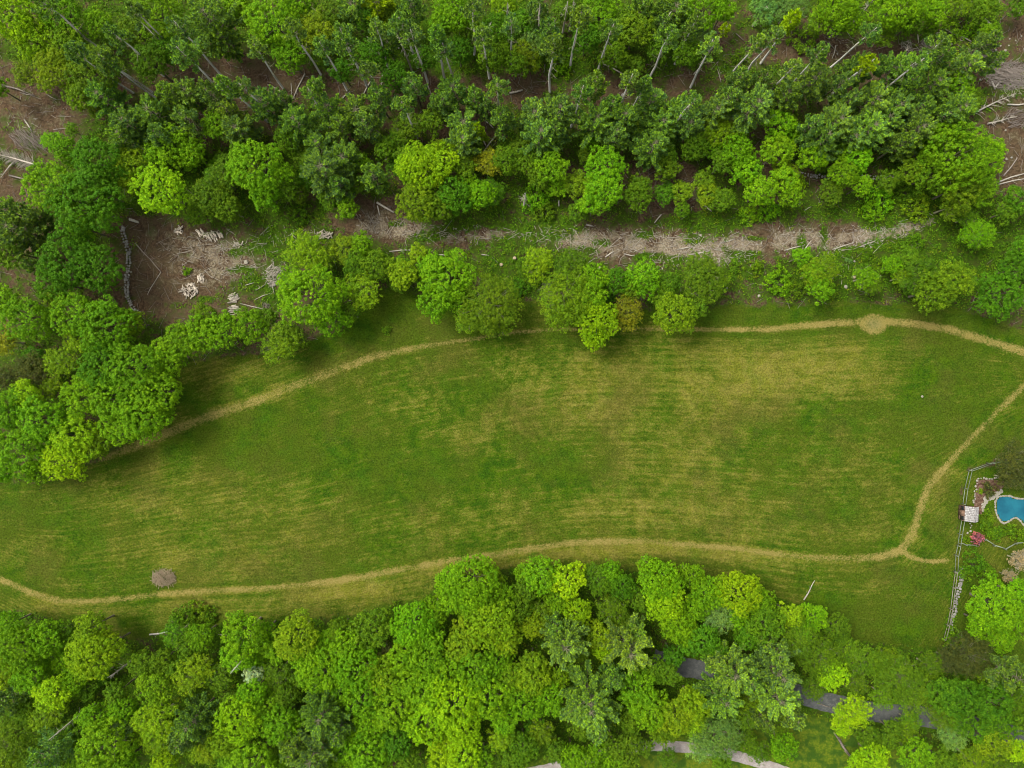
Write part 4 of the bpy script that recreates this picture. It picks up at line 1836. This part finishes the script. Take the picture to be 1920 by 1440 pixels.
for i, q in enumerate(LG):
    random.seed(400 + i)
    x0, y0, x1, y1, r = q['v']
    A, B_ = W(x0, y0), W(x1, y1)
    mx, my = (A[0] + B_[0]) / 2, (A[1] + B_[1]) / 2
    L = math.hypot(B_[0] - A[0], B_[1] - A[1])
    dx, dy = (B_[0] - A[0]), (B_[1] - A[1])
    px_, py_ = -dy * U(-.05, .05), dx * U(-.05, .05)
    T = Tubes()
    zA, zB = gz(*A) + r, gz(*B_) + r
    T.tube([(A[0] - mx, A[1] - my, zA), (px_, py_, (zA + zB) / 2 + .05), (B_[0] - mx, B_[1] - my, zB)], [r, r * .9, r * .7], 7, var=U(.3, 1))
    if L > 2.2:
        for s in range(int(L * 1.3)):
            f = U(.2, .95)
            sd3 = random.choice((-1, 1))
            p = (dx * (f - .5), dy * (f - .5), (zA + zB) / 2 + .05)
            l2 = U(.2, .7)
            T.tube([p, (p[0] + dx / L * l2 * .7 - dy / L * l2 * sd3, p[1] + dy / L * l2 * .7 + dx / L * l2 * sd3, p[2] + U(0, .3))], [.03, .01], 3, cap=False)
    ob('fallen_log', T.mesh('fallen_log', M_DEAD if q['m'] == 'p' else M_DARKDEAD), loc=(mx, my, 0), label=q['label'], cat='log', group='fallen logs on the woodland floor')


# ------------------------------------------------------------------ brushy fallen trees
def brushy(name, x0, y0, x1, y1, n, bl, mat, label, seed, z=.3):
    random.seed(seed)
    A, B_ = W(x0, y0), W(x1, y1)
    root = ob(name, None, loc=(A[0], A[1], gz(*A)), label=label, cat='fallen tree')
    dx, dy = B_[0] - A[0], B_[1] - A[1]
    L = math.hypot(dx, dy)
    T, B2 = Tubes(), Tubes()
    T.tube([(0, 0, z), (dx * .5 + U(-.2, .2), dy * .5 + U(-.2, .2), z + .15), (dx, dy, z)], [.17, .12, .04], 6)
    for i in range(n):
        f = U(.05, 1)
        sd3 = random.choice((-1, 1))
        l2 = bl * U(.4, 1.1) * (1.1 - .6 * f)
        a = U(.25, .9)
        p = np.array((dx * f, dy * f, z + .1))
        e = p + np.array(((dx / L * a - dy / L * sd3) * l2, (dy / L * a + dx / L * sd3) * l2, U(-.1, .9)))
        m_ = (p + e) / 2 + np.array((U(-.1, .1), U(-.1, .1), U(0, .2)))
        B2.tube([p, m_, e], [.045, .03, .01], 3, cap=False)
        for _ in range(2):
            B2.tube([m_, m_ + np.array((U(-.5, .5), U(-.5, .5), U(-.1, .3))) * bl * .6], [.022, .008], 3, cap=False)
    ob('trunk', T.mesh('trunk', mat), root)
    ob('branches', B2.mesh('branches', mat), root, kind='stuff')


brushy('fallen_tree', 75, 312, -12, 288, 150, 1.7, M_DEAD, 'bleached fallen tree with a dense mat of pale branches at the left edge', 1)
brushy('fallen_tree', 34, 298, 4, 334, 14, .8, M_DEAD, 'slim pale fallen tree lying just below the bleached mat of branches', 2)
brushy('fallen_tree', 1817, 217, 1893, 180, 26, 1.7, M_DEAD, 'pale fallen tree with comb-like side branches right of the pine belt', 3)
brushy('fallen_tree', 1848, 234, 1896, 221, 26, 1.0, M_DEAD, 'short brushy pale fallen tree below the comb-like one', 4)
brushy('fallen_tree', 20, 330, 66, 344, 8, .6, M_DARKDEAD, 'dull grey fallen tree under the huge left oak edge', 5)
brushy('fallen_tree', 2, 160, 70, 182, 10, .8, M_DARKDEAD, 'dull grey fallen tree in the upper left brown patch', 6)


# ------------------------------------------------------------------ brush piles and firewood
def brush(px, py, rx, ry, n, ang, label, seed, ht=.9, mat=None, spread=.35, lr=(.9, 2.6)):
    random.seed(seed)
    x, y = W(px, py)
    T = Tubes()
    for i in range(n):
        q, th = math.sqrt(random.random()), U(0, 6.28)
        cx, cy = q * math.cos(th) * rx * PX, q * math.sin(th) * ry * PX
        a = ang + random.gauss(0, spread)
        l2 = U(*lr) / 2
        z0 = ht * (1 - q * q) * U(.3, 1) + .06
        d = (math.cos(a) * l2, math.sin(a) * l2)
        r = U(.02, .05)
        T.tube([(cx - d[0], cy - d[1], max(.04, z0 - U(-.1, .25))), (cx + U(-.1, .1), cy + U(-.1, .1), z0 + .05), (cx + d[0], cy + d[1], max(.04, z0 - U(-.1, .25)))], [r, r * .8, r * .4], 3, cap=False)
    ob('brush_pile', T.mesh('brush_pile', mat or M_DARKDEAD), loc=(x, y, gz(x, y)), label=label, cat='brush pile')


brush(1890, 150, 42, 20, 420, -.25, 'wide heap of grey cut branches at the right edge', 1, 1.1)
brush(1890, 128, 34, 10, 160, .5, 'thin scatter of grey twigs above the right edge brush heap', 2, .5)
brush(58, 268, 26, 15, 90, -.75, 'fan of long grey poles stacked left of the huge left oak', 3, .8, lr=(2, 4.5), spread=.25)
brush(308, 1083, 22, 15, 330, .4, 'mound of straw-brown brush standing alone in the lower left meadow', 4, .8, spread=1.6, lr=(.5, 1.5), mat=M_STRAW)
brush(515, 515, 17, 17, 130, .2, 'round heap of cut slabs beside the clearing edge trees', 5, .9, M_DEAD, 1.6, (.5, 1.6))
brush(1030, 540, 14, 9, 60, .5, 'little tangle of grey branches left of the broad soft olive tree', 6, .6, spread=.4)
brush(1700, 90, 14, 10, 24, 0, 'star of bleached branches above the pine belt, right', 7, .6, M_DEAD, 2.0, (1.2, 2.6))
brush(1745, 95, 26, 14, 110, -.6, 'loose spread of grey sticks left of the pale boulders', 8, .4)
brush(1838, 102, 20, 14, 110, .2, 'loose mat of pinkish grey twigs above the right edge brush heap', 9, .4)
brush(1905, 222, 20, 20, 90, .3, 'thin scatter of twigs on bare soil at the right edge', 10, .3)
brush(500, 573, 9, 5, 30, .2, 'small ring of grey sticks in the clearing near its lower edge', 11, .4, lr=(.4, 1.0), spread=1.5)


def firewood(px, py, rx, ry, n, ang, label, seed, spread=3.0, l=(.35, .8), mat=None, r=(.07, .12)):
    random.seed(seed)
    x, y = W(px, py)
    root = ob('firewood_pile', None, loc=(x, y, gz(x, y)), label=label, cat='firewood')
    shapes = []
    for v in range(4):
        T = Tubes()
        L = .5 * (l[0] + (l[1] - l[0]) * v / 3)
        T.tube([(-L, 0, 0), (L, 0, 0)], [U(*r), U(*r)], 5, var=U(.4, 1))
        shapes.append(T.mesh('firewood', mat or M_SPLIT))
    for i in range(n):
        q, th = math.sqrt(random.random()), U(0, 6.28)
        ob('firewood', random.choice(shapes), root, (q * math.cos(th) * rx * PX, q * math.sin(th) * ry * PX, .1 + U(0, .35) * (1 - q)), (0, U(-.25, .25), ang + random.gauss(0, 1) * spread * .4))


firewood(355, 545, 17, 14, 60, 0, 'scattered heap of white split logs low in the brown clearing', 21)
firewood(377, 523, 7, 8, 14, 1.2, 'small stack of pale splits just above the white split logs', 22, .5)
firewood(437, 560, 8, 9, 26, .3, 'column of short pale logs near the clearing foot, upper end', 23, .7, (.5, 1.2))
firewood(438, 582, 7, 11, 30, .1, 'column of short curved pale logs at the clearing foot, lower end', 24, .6, (.5, 1.2))
firewood(402, 443, 17, 7, 34, 2.0, 'ragged row of pale splinters across the clearing top', 25, .5, (.5, 1.1))
firewood(378, 436, 8, 7, 14, 2.2, 'pale splinters at the left end of the ragged row', 26, .5, (.5, 1.1))
firewood(447, 459, 10, 5, 10, .4, 'few white splits right of the ragged row', 27, 1.2, (.4, .9))
firewood(337, 431, 10, 7, 16, .9, 'small spiky cluster of white splits at the clearing upper left', 28, 2.0, (.4, 1.2))
firewood(607, 441, 14, 7, 26, .1, 'star-like heap of white slabs above the clearing yellow tree', 29, 1.5, (.5, 1.6))
firewood(515, 532, 9, 5, 12, .1, 'stack of broad grey boards under the heap of cut slabs', 30, .3, (.6, 1.3), M_DEAD, (.1, .16))

# ------------------------------------------------------------------ stones
ROCKS = [rock_mesh('stone', M_STONE, .5, s_, .6) for s_ in range(5)]
PROCKS = [rock_mesh('pale_stone', M_WHITESTONE, .5, 40 + s_, .55) for s_ in range(4)]


def stone_wall(name, pts, label, seed, step=.42, r=(.30, .55), rows=2, cat='stone wall', mats=None, zup=.1, jit=.3):
    random.seed(seed)
    c = catmull(PL(pts), 12)
    root = ob(name, None, loc=(c[0][0], c[0][1], gz(*c[0])), label=label, cat=cat)
    acc, n = 0.0, 0
    for i in range(len(c) - 1):
        L = math.hypot(c[i + 1][0] - c[i][0], c[i + 1][1] - c[i][1])
        while acc < L:
            f = acc / L
            x, y = c[i][0] * (1 - f) + c[i + 1][0] * f, c[i][1] * (1 - f) + c[i + 1][1] * f
            for q in range(rows):
                s = U(*r)
                nx, ny = -(c[i + 1][1] - c[i][1]) / L, (c[i + 1][0] - c[i][0]) / L
                o = (q - (rows - 1) / 2) * .38 + U(-jit, jit) * .5
                ob('stone', random.choice(mats or ROCKS), root, (x + nx * o - c[0][0], y + ny * o - c[0][1], zup + U(0, .12)), (U(-.3, .3), U(-.3, .3), U(0, 6.28)), (s * 1.2, s * U(.8, 1.1), s))
                n += 1
            acc += step * U(.75, 1.3)
        acc -= L


stone_wall('stone_wall', [(231, 425), (233, 440), (240, 465), (243, 480), (242, 500), (239, 525), (240, 555), (252, 580), (262, 588)], 'tumbled stone wall along the left side of the brown clearing', 1)
stone_wall('stone_wall', [(1803, 1066), (1802, 1085), (1797, 1105), (1791, 1130), (1787, 1155), (1781, 1182)], 'rough stone wall running just inside the lower rail fence', 2, rows=2)
stone_wall('stone_wall', [(1487, 326), (1530, 331), (1580, 333), (1630, 333), (1678, 334)], 'mossy stone wall in the wood below the right part of the pine belt', 3, r=(.22, .4))
stone_wall('stone_wall', [(1833, 896), (1845, 897), (1858, 897), (1876, 896)], 'short pale stone wall at the garden top', 4, rows=1, mats=PROCKS, r=(.22, .42))
stone_wall('stone_wall', [(1832, 897), (1829, 915), (1827, 930), (1825, 944)], 'short pale stone wall running down to the garden shed', 5, rows=1, mats=PROCKS, r=(.22, .42))
stone_wall('stone_wall', [(1819, 976), (1819, 990), (1814, 1002)], 'line of pale stones between the shed and pink shrub', 6, rows=1, mats=PROCKS, r=(.22, .4))

BOULD = [(1855, 74, 5, 'p'), (1864, 96, 6, 'p'), (1881, 97, 6, 'p'), (1873, 88, 5, 'p'), (1888, 88, 4, 'p'), (1890, 75, 4, 'p'), (1917, 95, 8, 'p'), (1901, 78, 4, 'p'), (1912, 70, 4, 'p'), (1888, 165, 7, 'p'),
         (1883, 245, 5, 'p'), (1885, 299, 6, 'p'), (1895, 296, 5, 'g'), (1717, 427, 5, 'p'), (1315, 440, 5, 'p'), (1488, 436, 5, 'p'), (1423, 555, 7, 'p'), (1585, 538, 9, 'p'), (1363, 540, 4, 'g'), (1630, 485, 5, 'g'),
         (1620, 462, 4, 'p'), (462, 491, 10, 'p'), (1549, 96, 4, 'p'), (1570, 101, 4, 'p'), (1031, 182, 3, 'p'), (1168, 178, 9, 'g'), (1729, 743, 6, 'p'), (212, 265, 5, 'p'), (245, 510, 6, 'p'), (1602, 490, 5, 'p'), (1834, 152, 5, 'g'), (1705, 470, 4, 'p')]
BL = [dict(x=a, y=b, r=r, m=m, look=('small' if r < 5 else ('mid-sized' if r < 7 else 'big')) + (' white boulder' if m == 'p' else ' grey boulder') + (' lying')) for a, b, r, m in BOULD]
auto_labels(BL)
for i, q in enumerate(BL):
    random.seed(i + 70)
    if (q['x'], q['y']) == (1729, 743):
        q['label'] = 'single round white rock out on the right part of the meadow'
    x, y = W(q['x'], q['y'])
    s = q['r'] * PX * .92
    ob('boulder', random.choice(PROCKS if q['m'] == 'p' else ROCKS), None, (x, y, gz(x, y) + s * .12), (0, 0, U(0, 6.28)), (s, s * U(.75, 1), s), label=q['label'], cat='boulder', group='loose boulders')


# ------------------------------------------------------------------ stumps
def stump(px, py, r, label):
    x, y = W(px, py)
    T = Tubes()
    T.tube([(0, 0, -.1), (0, 0, .12), (0, 0, .34)], [r * 1.5, r * 1.1, r], 10, var=.9, cap=False)
    root = ob('tree_stump', None, loc=(x, y, gz(x, y)), label=label, cat='stump')
    ob('bark', T.mesh('bark', M_BARK), root)
    T = Tubes()
    T.tube([(0, 0, .3), (0, 0, .345), (0, 0, .35)], [r * .98, r * .98, r * .5], 10, var=.9)
    ob('cut_face', T.mesh('cut_face', M_STRAW), root)


ST = [(1647, 518), (1712, 476), (940, 497), (1123, 503), (1315, 490), (965, 485), (1600, 520)]
SL = [dict(x=a, y=b, look='pale-topped cut stump') for a, b in ST]
auto_labels(SL)
for q in SL:
    stump(q['x'], q['y'], .28, q['label'])


# ------------------------------------------------------------------ fences
def fence(pts, label, seed, step, hgt, rails, mat, rw=.042, name='rail_fence', curve=False, pr=.055):
    random.seed(seed)
    c = catmull(PL(pts), 8) if curve else PL(pts)
    d = [0.0]
    for a, b in zip(c, c[1:]):
        d.append(d[-1] + math.hypot(b[0] - a[0], b[1] - a[1]))

    def at(s):
        for i in range(len(c) - 1):
            if s <= d[i + 1] + 1e-6:
                f = (s - d[i]) / (d[i + 1] - d[i])
                return (c[i][0] * (1 - f) + c[i + 1][0] * f, c[i][1] * (1 - f) + c[i + 1][1] * f)
        return c[-1]
    n = max(1, round(d[-1] / step))
    P = [at(d[-1] * i / n) for i in range(n + 1)]
    if not curve:
        P = []
        for i in range(len(c) - 1):
            m_ = max(1, round((d[i + 1] - d[i]) / step))
            P += [at(d[i] + (d[i + 1] - d[i]) * j / m_) for j in range(m_)]
        P.append(c[-1])
    root = ob(name, None, loc=(P[0][0], P[0][1], gz(*P[0])), label=label, cat='fence')
    T = Tubes()
    T.box((0, 0, hgt / 2), (pr, pr, hgt / 2 + .08), var=.5)
    post = T.mesh('post', mat)
    for p in P:
        ob('post', post, root, (p[0] - P[0][0], p[1] - P[0][1], gz(*p) - gz(*P[0])), (U(-.03, .03), U(-.03, .03), U(0, .2)))
    for a, b in zip(P, P[1:]):
        L = math.hypot(b[0] - a[0], b[1] - a[1])
        rz = math.atan2(b[1] - a[1], b[0] - a[0])
        for hh in rails:
            T = Tubes()
            T.box((0, 0, 0), (L / 2 - .01, rw, .05), var=random.random())
            ob('rail', T.mesh('rail', mat), root, ((a[0] + b[0]) / 2 - P[0][0] - math.sin(rz) * (pr + rw + .003), (a[1] + b[1]) / 2 - P[0][1] + math.cos(rz) * (pr + rw + .003), hh + (gz(*a) + gz(*b)) / 2 - gz(*P[0]) + U(-.02, .02)), (0, U(-.01, .01), rz))


fence([(1882, 861), (1850, 868), (1814, 881), (1806, 915), (1802, 944)], 'pale two-rail fence from the pool garden corner down to the shed', 1, 2.6, 1.2, (.35, 1.12), M_FENCE)
fence([(1800, 974), (1796, 1000), (1793, 1022), (1789, 1040), (1788, 1070)], 'pale two-rail fence running down from the shed', 2, 2.6, 1.2, (.35, 1.12), M_FENCE)
fence([(1788, 1072), (1784, 1100), (1779, 1140), (1773, 1170), (1766, 1196)], 'old dull brown rail fence at the lower right of the meadow', 3, 2.8, 1.1, (.4, 1.0), M_OLDFENCE, .04, 'rail_fence')
fence([(1797, 1018), (1808, 1021), (1826, 1022)], 'short pale rail between the long fence and pink shrub', 4, 2.2, .8, (.72,), M_FENCE, .06)
fence([(1843, 1011), (1853, 1013), (1860, 1022), (1874, 1029), (1888, 1027), (1898, 1020), (1906, 1016), (1930, 1017), (1945, 1019)], 'low pale rail fence curving below the pool garden', 5, 1.9, .7, (.62,), M_FENCE, .08, 'garden_fence', True)

# ------------------------------------------------------------------ garden shed
k = NT('shed_shingle')
n_ = k.noise(5.0, k.n('ShaderNodeTexCoord').outputs['Object'], 4)
M_SHG = k.finish(k.mix(k.smooth(k.attr('var'), 0, 1), k.mix(k.smooth(n_, .4, .6), c3(.22, .20, .19), c3(.34, .32, .31)), c3(.44, .42, .40)), .9, .1, n_, .3, .01)
M_SHW = mat_var('shed_board', c3(.13, .075, .05), c3(.27, .17, .12), scale=4)
M_DARKW = mat_var('window_dark', c3(.012, .013, .015), c3(.03, .03, .035), .2, spec=.5)
wx0, wy0 = W(1797, 960)
SWD, SLN, SHT, RDG = 2.1, 2.6, 1.9, 2.7
shed = ob('garden_shed', None, loc=(wx0 + SWD / 2, wy0, 0.02), rot=(0, 0, -.05), label='small brown garden shed with a pale shingled gable roof by the fence', cat='shed')
for side, nm2 in ((-1, 'w'), (1, 'e')):
    for i in range(12):
        T = Tubes()
        T.box((side * SWD / 2, -SLN / 2 + .15 + (i + .5) * (SLN - .3) / 12, SHT / 2), (.025 + .004 * (i % 2), (SLN - .3) / 24 - .006, SHT / 2), var=random.random())
        ob('board', T.mesh('board', M_SHW), shed)
for side in (-1, 1):
    for i in range(9):
        xx = -SWD / 2 + .05 + (i + .5) * (SWD - .1) / 9
        hh = SHT + (RDG - SHT) * (1 - abs(xx) / (SWD / 2)) - .04
        T = Tubes()
        T.box((xx, side * (SLN / 2 - .15), hh / 2), ((SWD - .1) / 18 - .006, .025 + .004 * (i % 2), hh / 2), var=random.random())
        ob('board', T.mesh('board', M_SHW), shed)
for yy in (-.85, .85):
    T = Tubes()
    T.box((-SWD / 2 - .05, yy, 1.05), (.02, .36, .55), var=.3)
    wv = ob('window', T.mesh('window', M_DARKW), shed)
    T = Tubes()
    for dy in (-.4, .4):
        T.box((-SWD / 2 - .06, yy + dy, 1.05), (.03, .04, .63), var=.2)
    for dz in (-.6, .6):
        T.box((-SWD / 2 - .063, yy, 1.05 + dz), (.03, .36, .04), var=.2)
    ob('frame', T.mesh('frame', M_SHW), wv)
T = Tubes()
T.box((-SWD / 2 - .05, 0, .92), (.022, .36, .9), var=.9)
dr = ob('door', T.mesh('door', M_SHW), shed)
T = Tubes()
T.box((-SWD / 2 - .09, .28, .95), (.02, .03, .06), var=.9)
ob('handle', T.mesh('handle', M_DARKW), dr)
slope = math.atan2(RDG - SHT, SWD / 2)
for side in (-1, 1):
    T = Tubes()
    over = .12
    rows = 8
    tot = (SWD / 2 + over) / math.cos(slope)
    for i in range(rows):
        for j in range(9):
            f = (i + .5) / rows
            dd = f * (SWD / 2 + over)
            zz = RDG - math.tan(slope) * dd + .06 + .012 * (j % 2)
            T.box((side * dd, -SLN / 2 + (j + .5) * SLN / 9, zz), (tot / rows * .53 * math.cos(slope), SLN / 18 - .008, .02), var=random.random(), tilt=-side * math.tan(slope * .93))
    ob('roof', T.mesh('roof', M_SHG), shed)
T = Tubes()
T.box((0, 0, RDG + .1), (.09, SLN / 2, .03), var=.1)
ob('ridge_cap', T.mesh('ridge_cap', M_SHG), shed)

# ------------------------------------------------------------------ swimming pool
k = NT('pool_water')
pn = k.noise(.35, k.pos(), 3)
M_WATER = k.finish(k.mix(k.smooth(pn, .3, .7), c3(.004, .080, .125), c3(.010, .135, .185)), .08, .5, k.noise(3.0, k.pos(), 2), .25, .03)
pool = ob('swimming_pool', None, loc=(*W(1910, 958), 0), label='free-form blue swimming pool edged with pale stones at the right edge', cat='pool')
pc = catmull(PL(POOL + [POOL[0]]), 5)[:-1]
ox, oy = W(1910, 958)
import bmesh
bm = bmesh.new()
vsl = [bm.verts.new((a - ox, b - oy, -.02)) for a, b in pc]
fpool = bm.faces.new(vsl)
bmesh.ops.triangulate(bm, faces=[fpool])
me = bpy.data.meshes.new('water')
bm.to_mesh(me)
bm.free()
me.materials.append(M_WATER)
if me.polygons[0].normal.z < 0:
    me.flip_normals()
ob('water', me, pool)
k = NT('pool_liner')
M_LIN = k.finish(c3(.06, .3, .42), .5, .2)
n = len(pc)
V = [(a - ox, b - oy, .06) for a, b in pc] + [(a - ox, b - oy, -1.4) for a, b in pc]
F = [(i, (i + 1) % n, n + (i + 1) % n, n + i) for i in range(n)]
ob('liner', mesh_np('liner', V, F, M_LIN), pool)
random.seed(5)
acc = 0
for i in range(n):
    a, b = pc[i], pc[(i + 1) % n]
    L = math.hypot(b[0] - a[0], b[1] - a[1])
    while acc < L:
        f = acc / L
        x, y = a[0] * (1 - f) + b[0] * f, a[1] * (1 - f) + b[1] * f
        ob('coping_stone', random.choice(PROCKS), pool, (x - ox, y - oy, .08), (0, 0, math.atan2(b[1] - a[1], b[0] - a[0]) + U(-.2, .2)), (U(.5, .8), U(.3, .46), .2))
        acc += U(.36, .55)
    acc -= L
random.seed(8)
fl = ob('stone_path', None, loc=(*W(1858, 930), .03), label='pale flagstone walk between the pool and the garden beds', cat='path')
fx0, fy0 = W(1858, 930)
for (a, b, r) in [(1876, 921, .7), (1871, 925, .75), (1866, 929, .7), (1861, 932, .75), (1856, 934, .7), (1851, 937, .6), (1848, 941, .6), (1845, 946, .5), (1843, 951, .5), (1843, 957, .45), (1866, 924, .5), (1854, 930, .5), (1846, 934, .5), (1842, 945, .4)]:
    x, y = W(a, b)
    ob('flagstone', random.choice(PROCKS), fl, (x - fx0, y - fy0, .02), (0, 0, U(0, 6)), (r * 1.5, r * 1.2, .12))
bedm = NT('bed_soil')
bn = bedm.noise(2.5, bedm.pos(), 5, .7)
M_BED = bedm.finish(bedm.mix(bedm.smooth(bn, .4, .62), c3(.07, .038, .024), c3(.17, .11, .075)), .95, .05, bn, .8, .05)
BED = catmull(PL([(1831, 899), (1856, 899), (1880, 901), (1882, 912), (1868, 922), (1854, 930), (1845, 938), (1842, 952), (1837, 970), (1828, 974), (1827, 945), (1829, 920), (1831, 899)]), 4)[:-1]
bm = bmesh.new()
bmesh.ops.triangulate(bm, faces=[bm.faces.new([bm.verts.new((a + U(-.1, .1), b + U(-.1, .1), gz(a, b) + .05)) for a, b in BED])])
me = bpy.data.meshes.new('garden_bed')
bm.to_mesh(me)
bm.free()
if me.polygons[0].normal.z < 0:
    me.flip_normals()
me.materials.append(M_BED)
ob('garden_bed', me, kind='structure', label='brown soil bed beside the pool')

# ------------------------------------------------------------------ uncountable ground litter and growth
def scatter_pts(n, seed, dens):
    r = np.random.default_rng(seed)
    x = r.uniform(-93, 93, n * 4)
    y = r.uniform(-71, 71, n * 4)
    M = masks(x, y)
    p = dens(M, x, y)
    keep = r.random(n * 4) < p
    x, y = x[keep][:n], y[keep][:n]
    return x, y, gz(x, y), r


def off_road(x, y):
    return (seg_dist(x, y, PL(ROAD_A)) > 2.1) & (seg_dist(x, y, PL(ROAD_B)) > 1.3)


def sticks(name, n, seed, dens, lr, rr, mat, label, lift=.1, flow=None):
    x, y, z, r = scatter_pts(n, seed, dens)
    n = len(x)
    L = r.uniform(*lr, n) * r.uniform(.5, 1, n) / 2
    a = r.uniform(0, math.pi, n) if flow is None else r.normal(flow, .8, n)
    rad = r.uniform(*rr, n)
    t = np.stack([np.cos(a), np.sin(a), r.normal(0, .08, n)], 1)
    s = np.stack([-np.sin(a), np.cos(a), np.zeros(n)], 1)
    c = np.stack([x, y, z + rad + r.uniform(0, lift, n)], 1)
    up = np.array([0, 0, 1.0])
    V = []
    for e in (-1, 1):
        q = .7 if e > 0 else 1.0
        for dd in (s * 1.0, -s * 1.0, up * 1.2 * np.ones((n, 1))):
            V.append(c + t * L[:, None] * e + dd * rad[:, None] * q)
    V = np.stack(V, 1).reshape(-1, 3)
    b = np.arange(n)[:, None] * 6
    F = np.concatenate([b + np.array([[0, 2, 5, 3]]), b + np.array([[2, 1, 4, 5]]), b + np.array([[1, 0, 3, 4]])], 0)
    A = np.tile(r.random(n), 3)
    ob(name, mesh_np(name, V, F, mat, {'var': A}), kind='stuff', label=label)


woods = lambda M: (M['grass'] < .45).astype(float)
sticks('wood_chips', 20000, 1, lambda M, x, y: woods(M) * np.clip(M['chip'] * 1.3 - .25, 0, 1), (.25, 1.0), (.02, .05), M_DEAD, 'pale wood chips and splinters strewn over the cleared strip')
sticks('slash_debris', 7000, 2, lambda M, x, y: woods(M) * np.clip(M['chip'] * 1.2 - .3, 0, 1), (1.0, 3.0), (.02, .045), M_DEAD, 'broken branches lying across the cleared strip', .25, 0)
sticks('twig_litter', 6000, 3, lambda M, x, y: woods(M) * np.clip(.9 - M['under'] * 1.0, .06, 1) * (y > -5), (.5, 3.0), (.014, .035), M_DARKDEAD, 'fallen twigs over the brown woodland floor', .15)


def growth(name, n, seed, dens, mat, rr, hh, leaf, label, L=9, cols=None):
    x, y, z, r = scatter_pts(n, seed, dens)
    n = len(x)
    c = np.repeat(np.stack([x, y, z], 1), L, 0)
    u = unit(r.normal(size=(n * L, 3)) + np.array([0, 0, .7]))
    R_ = np.repeat(r.uniform(*rr, n), L)[:, None]
    P = c + u * R_ * np.array([1, 1, 0]) * r.random((n * L, 1)) ** .5 + np.array([0, 0, 1.0]) * np.repeat(r.uniform(*hh, n), L)[:, None] * r.random((n * L, 1))
    N = unit(np.array([0, 0, 1.0]) + r.normal(size=(n * L, 3)) * .5)
    V, F = leaf_quads(P, N, leaf, .6, r)
    A = np.clip(np.repeat(r.random(n), L) + r.normal(size=n * L) * .1, 0, 1)
    ob(name, mesh_np(name, V, F, mat, {'var': A, 'tip': np.zeros(len(A))}), kind='stuff', label=label, color=cols)


growth('undergrowth', 19000, 4, lambda M, x, y: woods(M) * np.clip((M['under'] - .36) * 2.2, 0, 1) * off_road(x, y), M_LEAF, (.3, .85), (.1, .7), .13, 'low green undergrowth covering the woodland floor', 9, (.095, .200, .006))
growth('brambles', 7000, 6, lambda M, x, y: woods(M) * np.clip((M['under'] - .3) * 1.5, 0, 1) * off_road(x, y), M_LEAF, (.3, .7), (.2, 1.0), .12, 'yellowish brambles and saplings over the woodland floor', 8, (.15, .21, .008))
growth('garden_plants', 1500, 7, lambda M, x, y: ((x > W(1838, 0)[0]) & (y < W(0, 975)[1]) & (y > W(0, 1016)[1])).astype(float), M_LEAF, (.25, .6), (.1, .5), .11, 'mixed leafy planting round the pool', 9, (.055, .12, .008))
growth('meadow_verge', 1400, 8, lambda M, x, y: ((np.abs(M['sd']) < 1.3) & off_road(x, y)).astype(float), M_LEAF, (.25, .6), (.1, .5), .11, 'rough green growth along the meadow edge', 7, (.055, .115, .010))
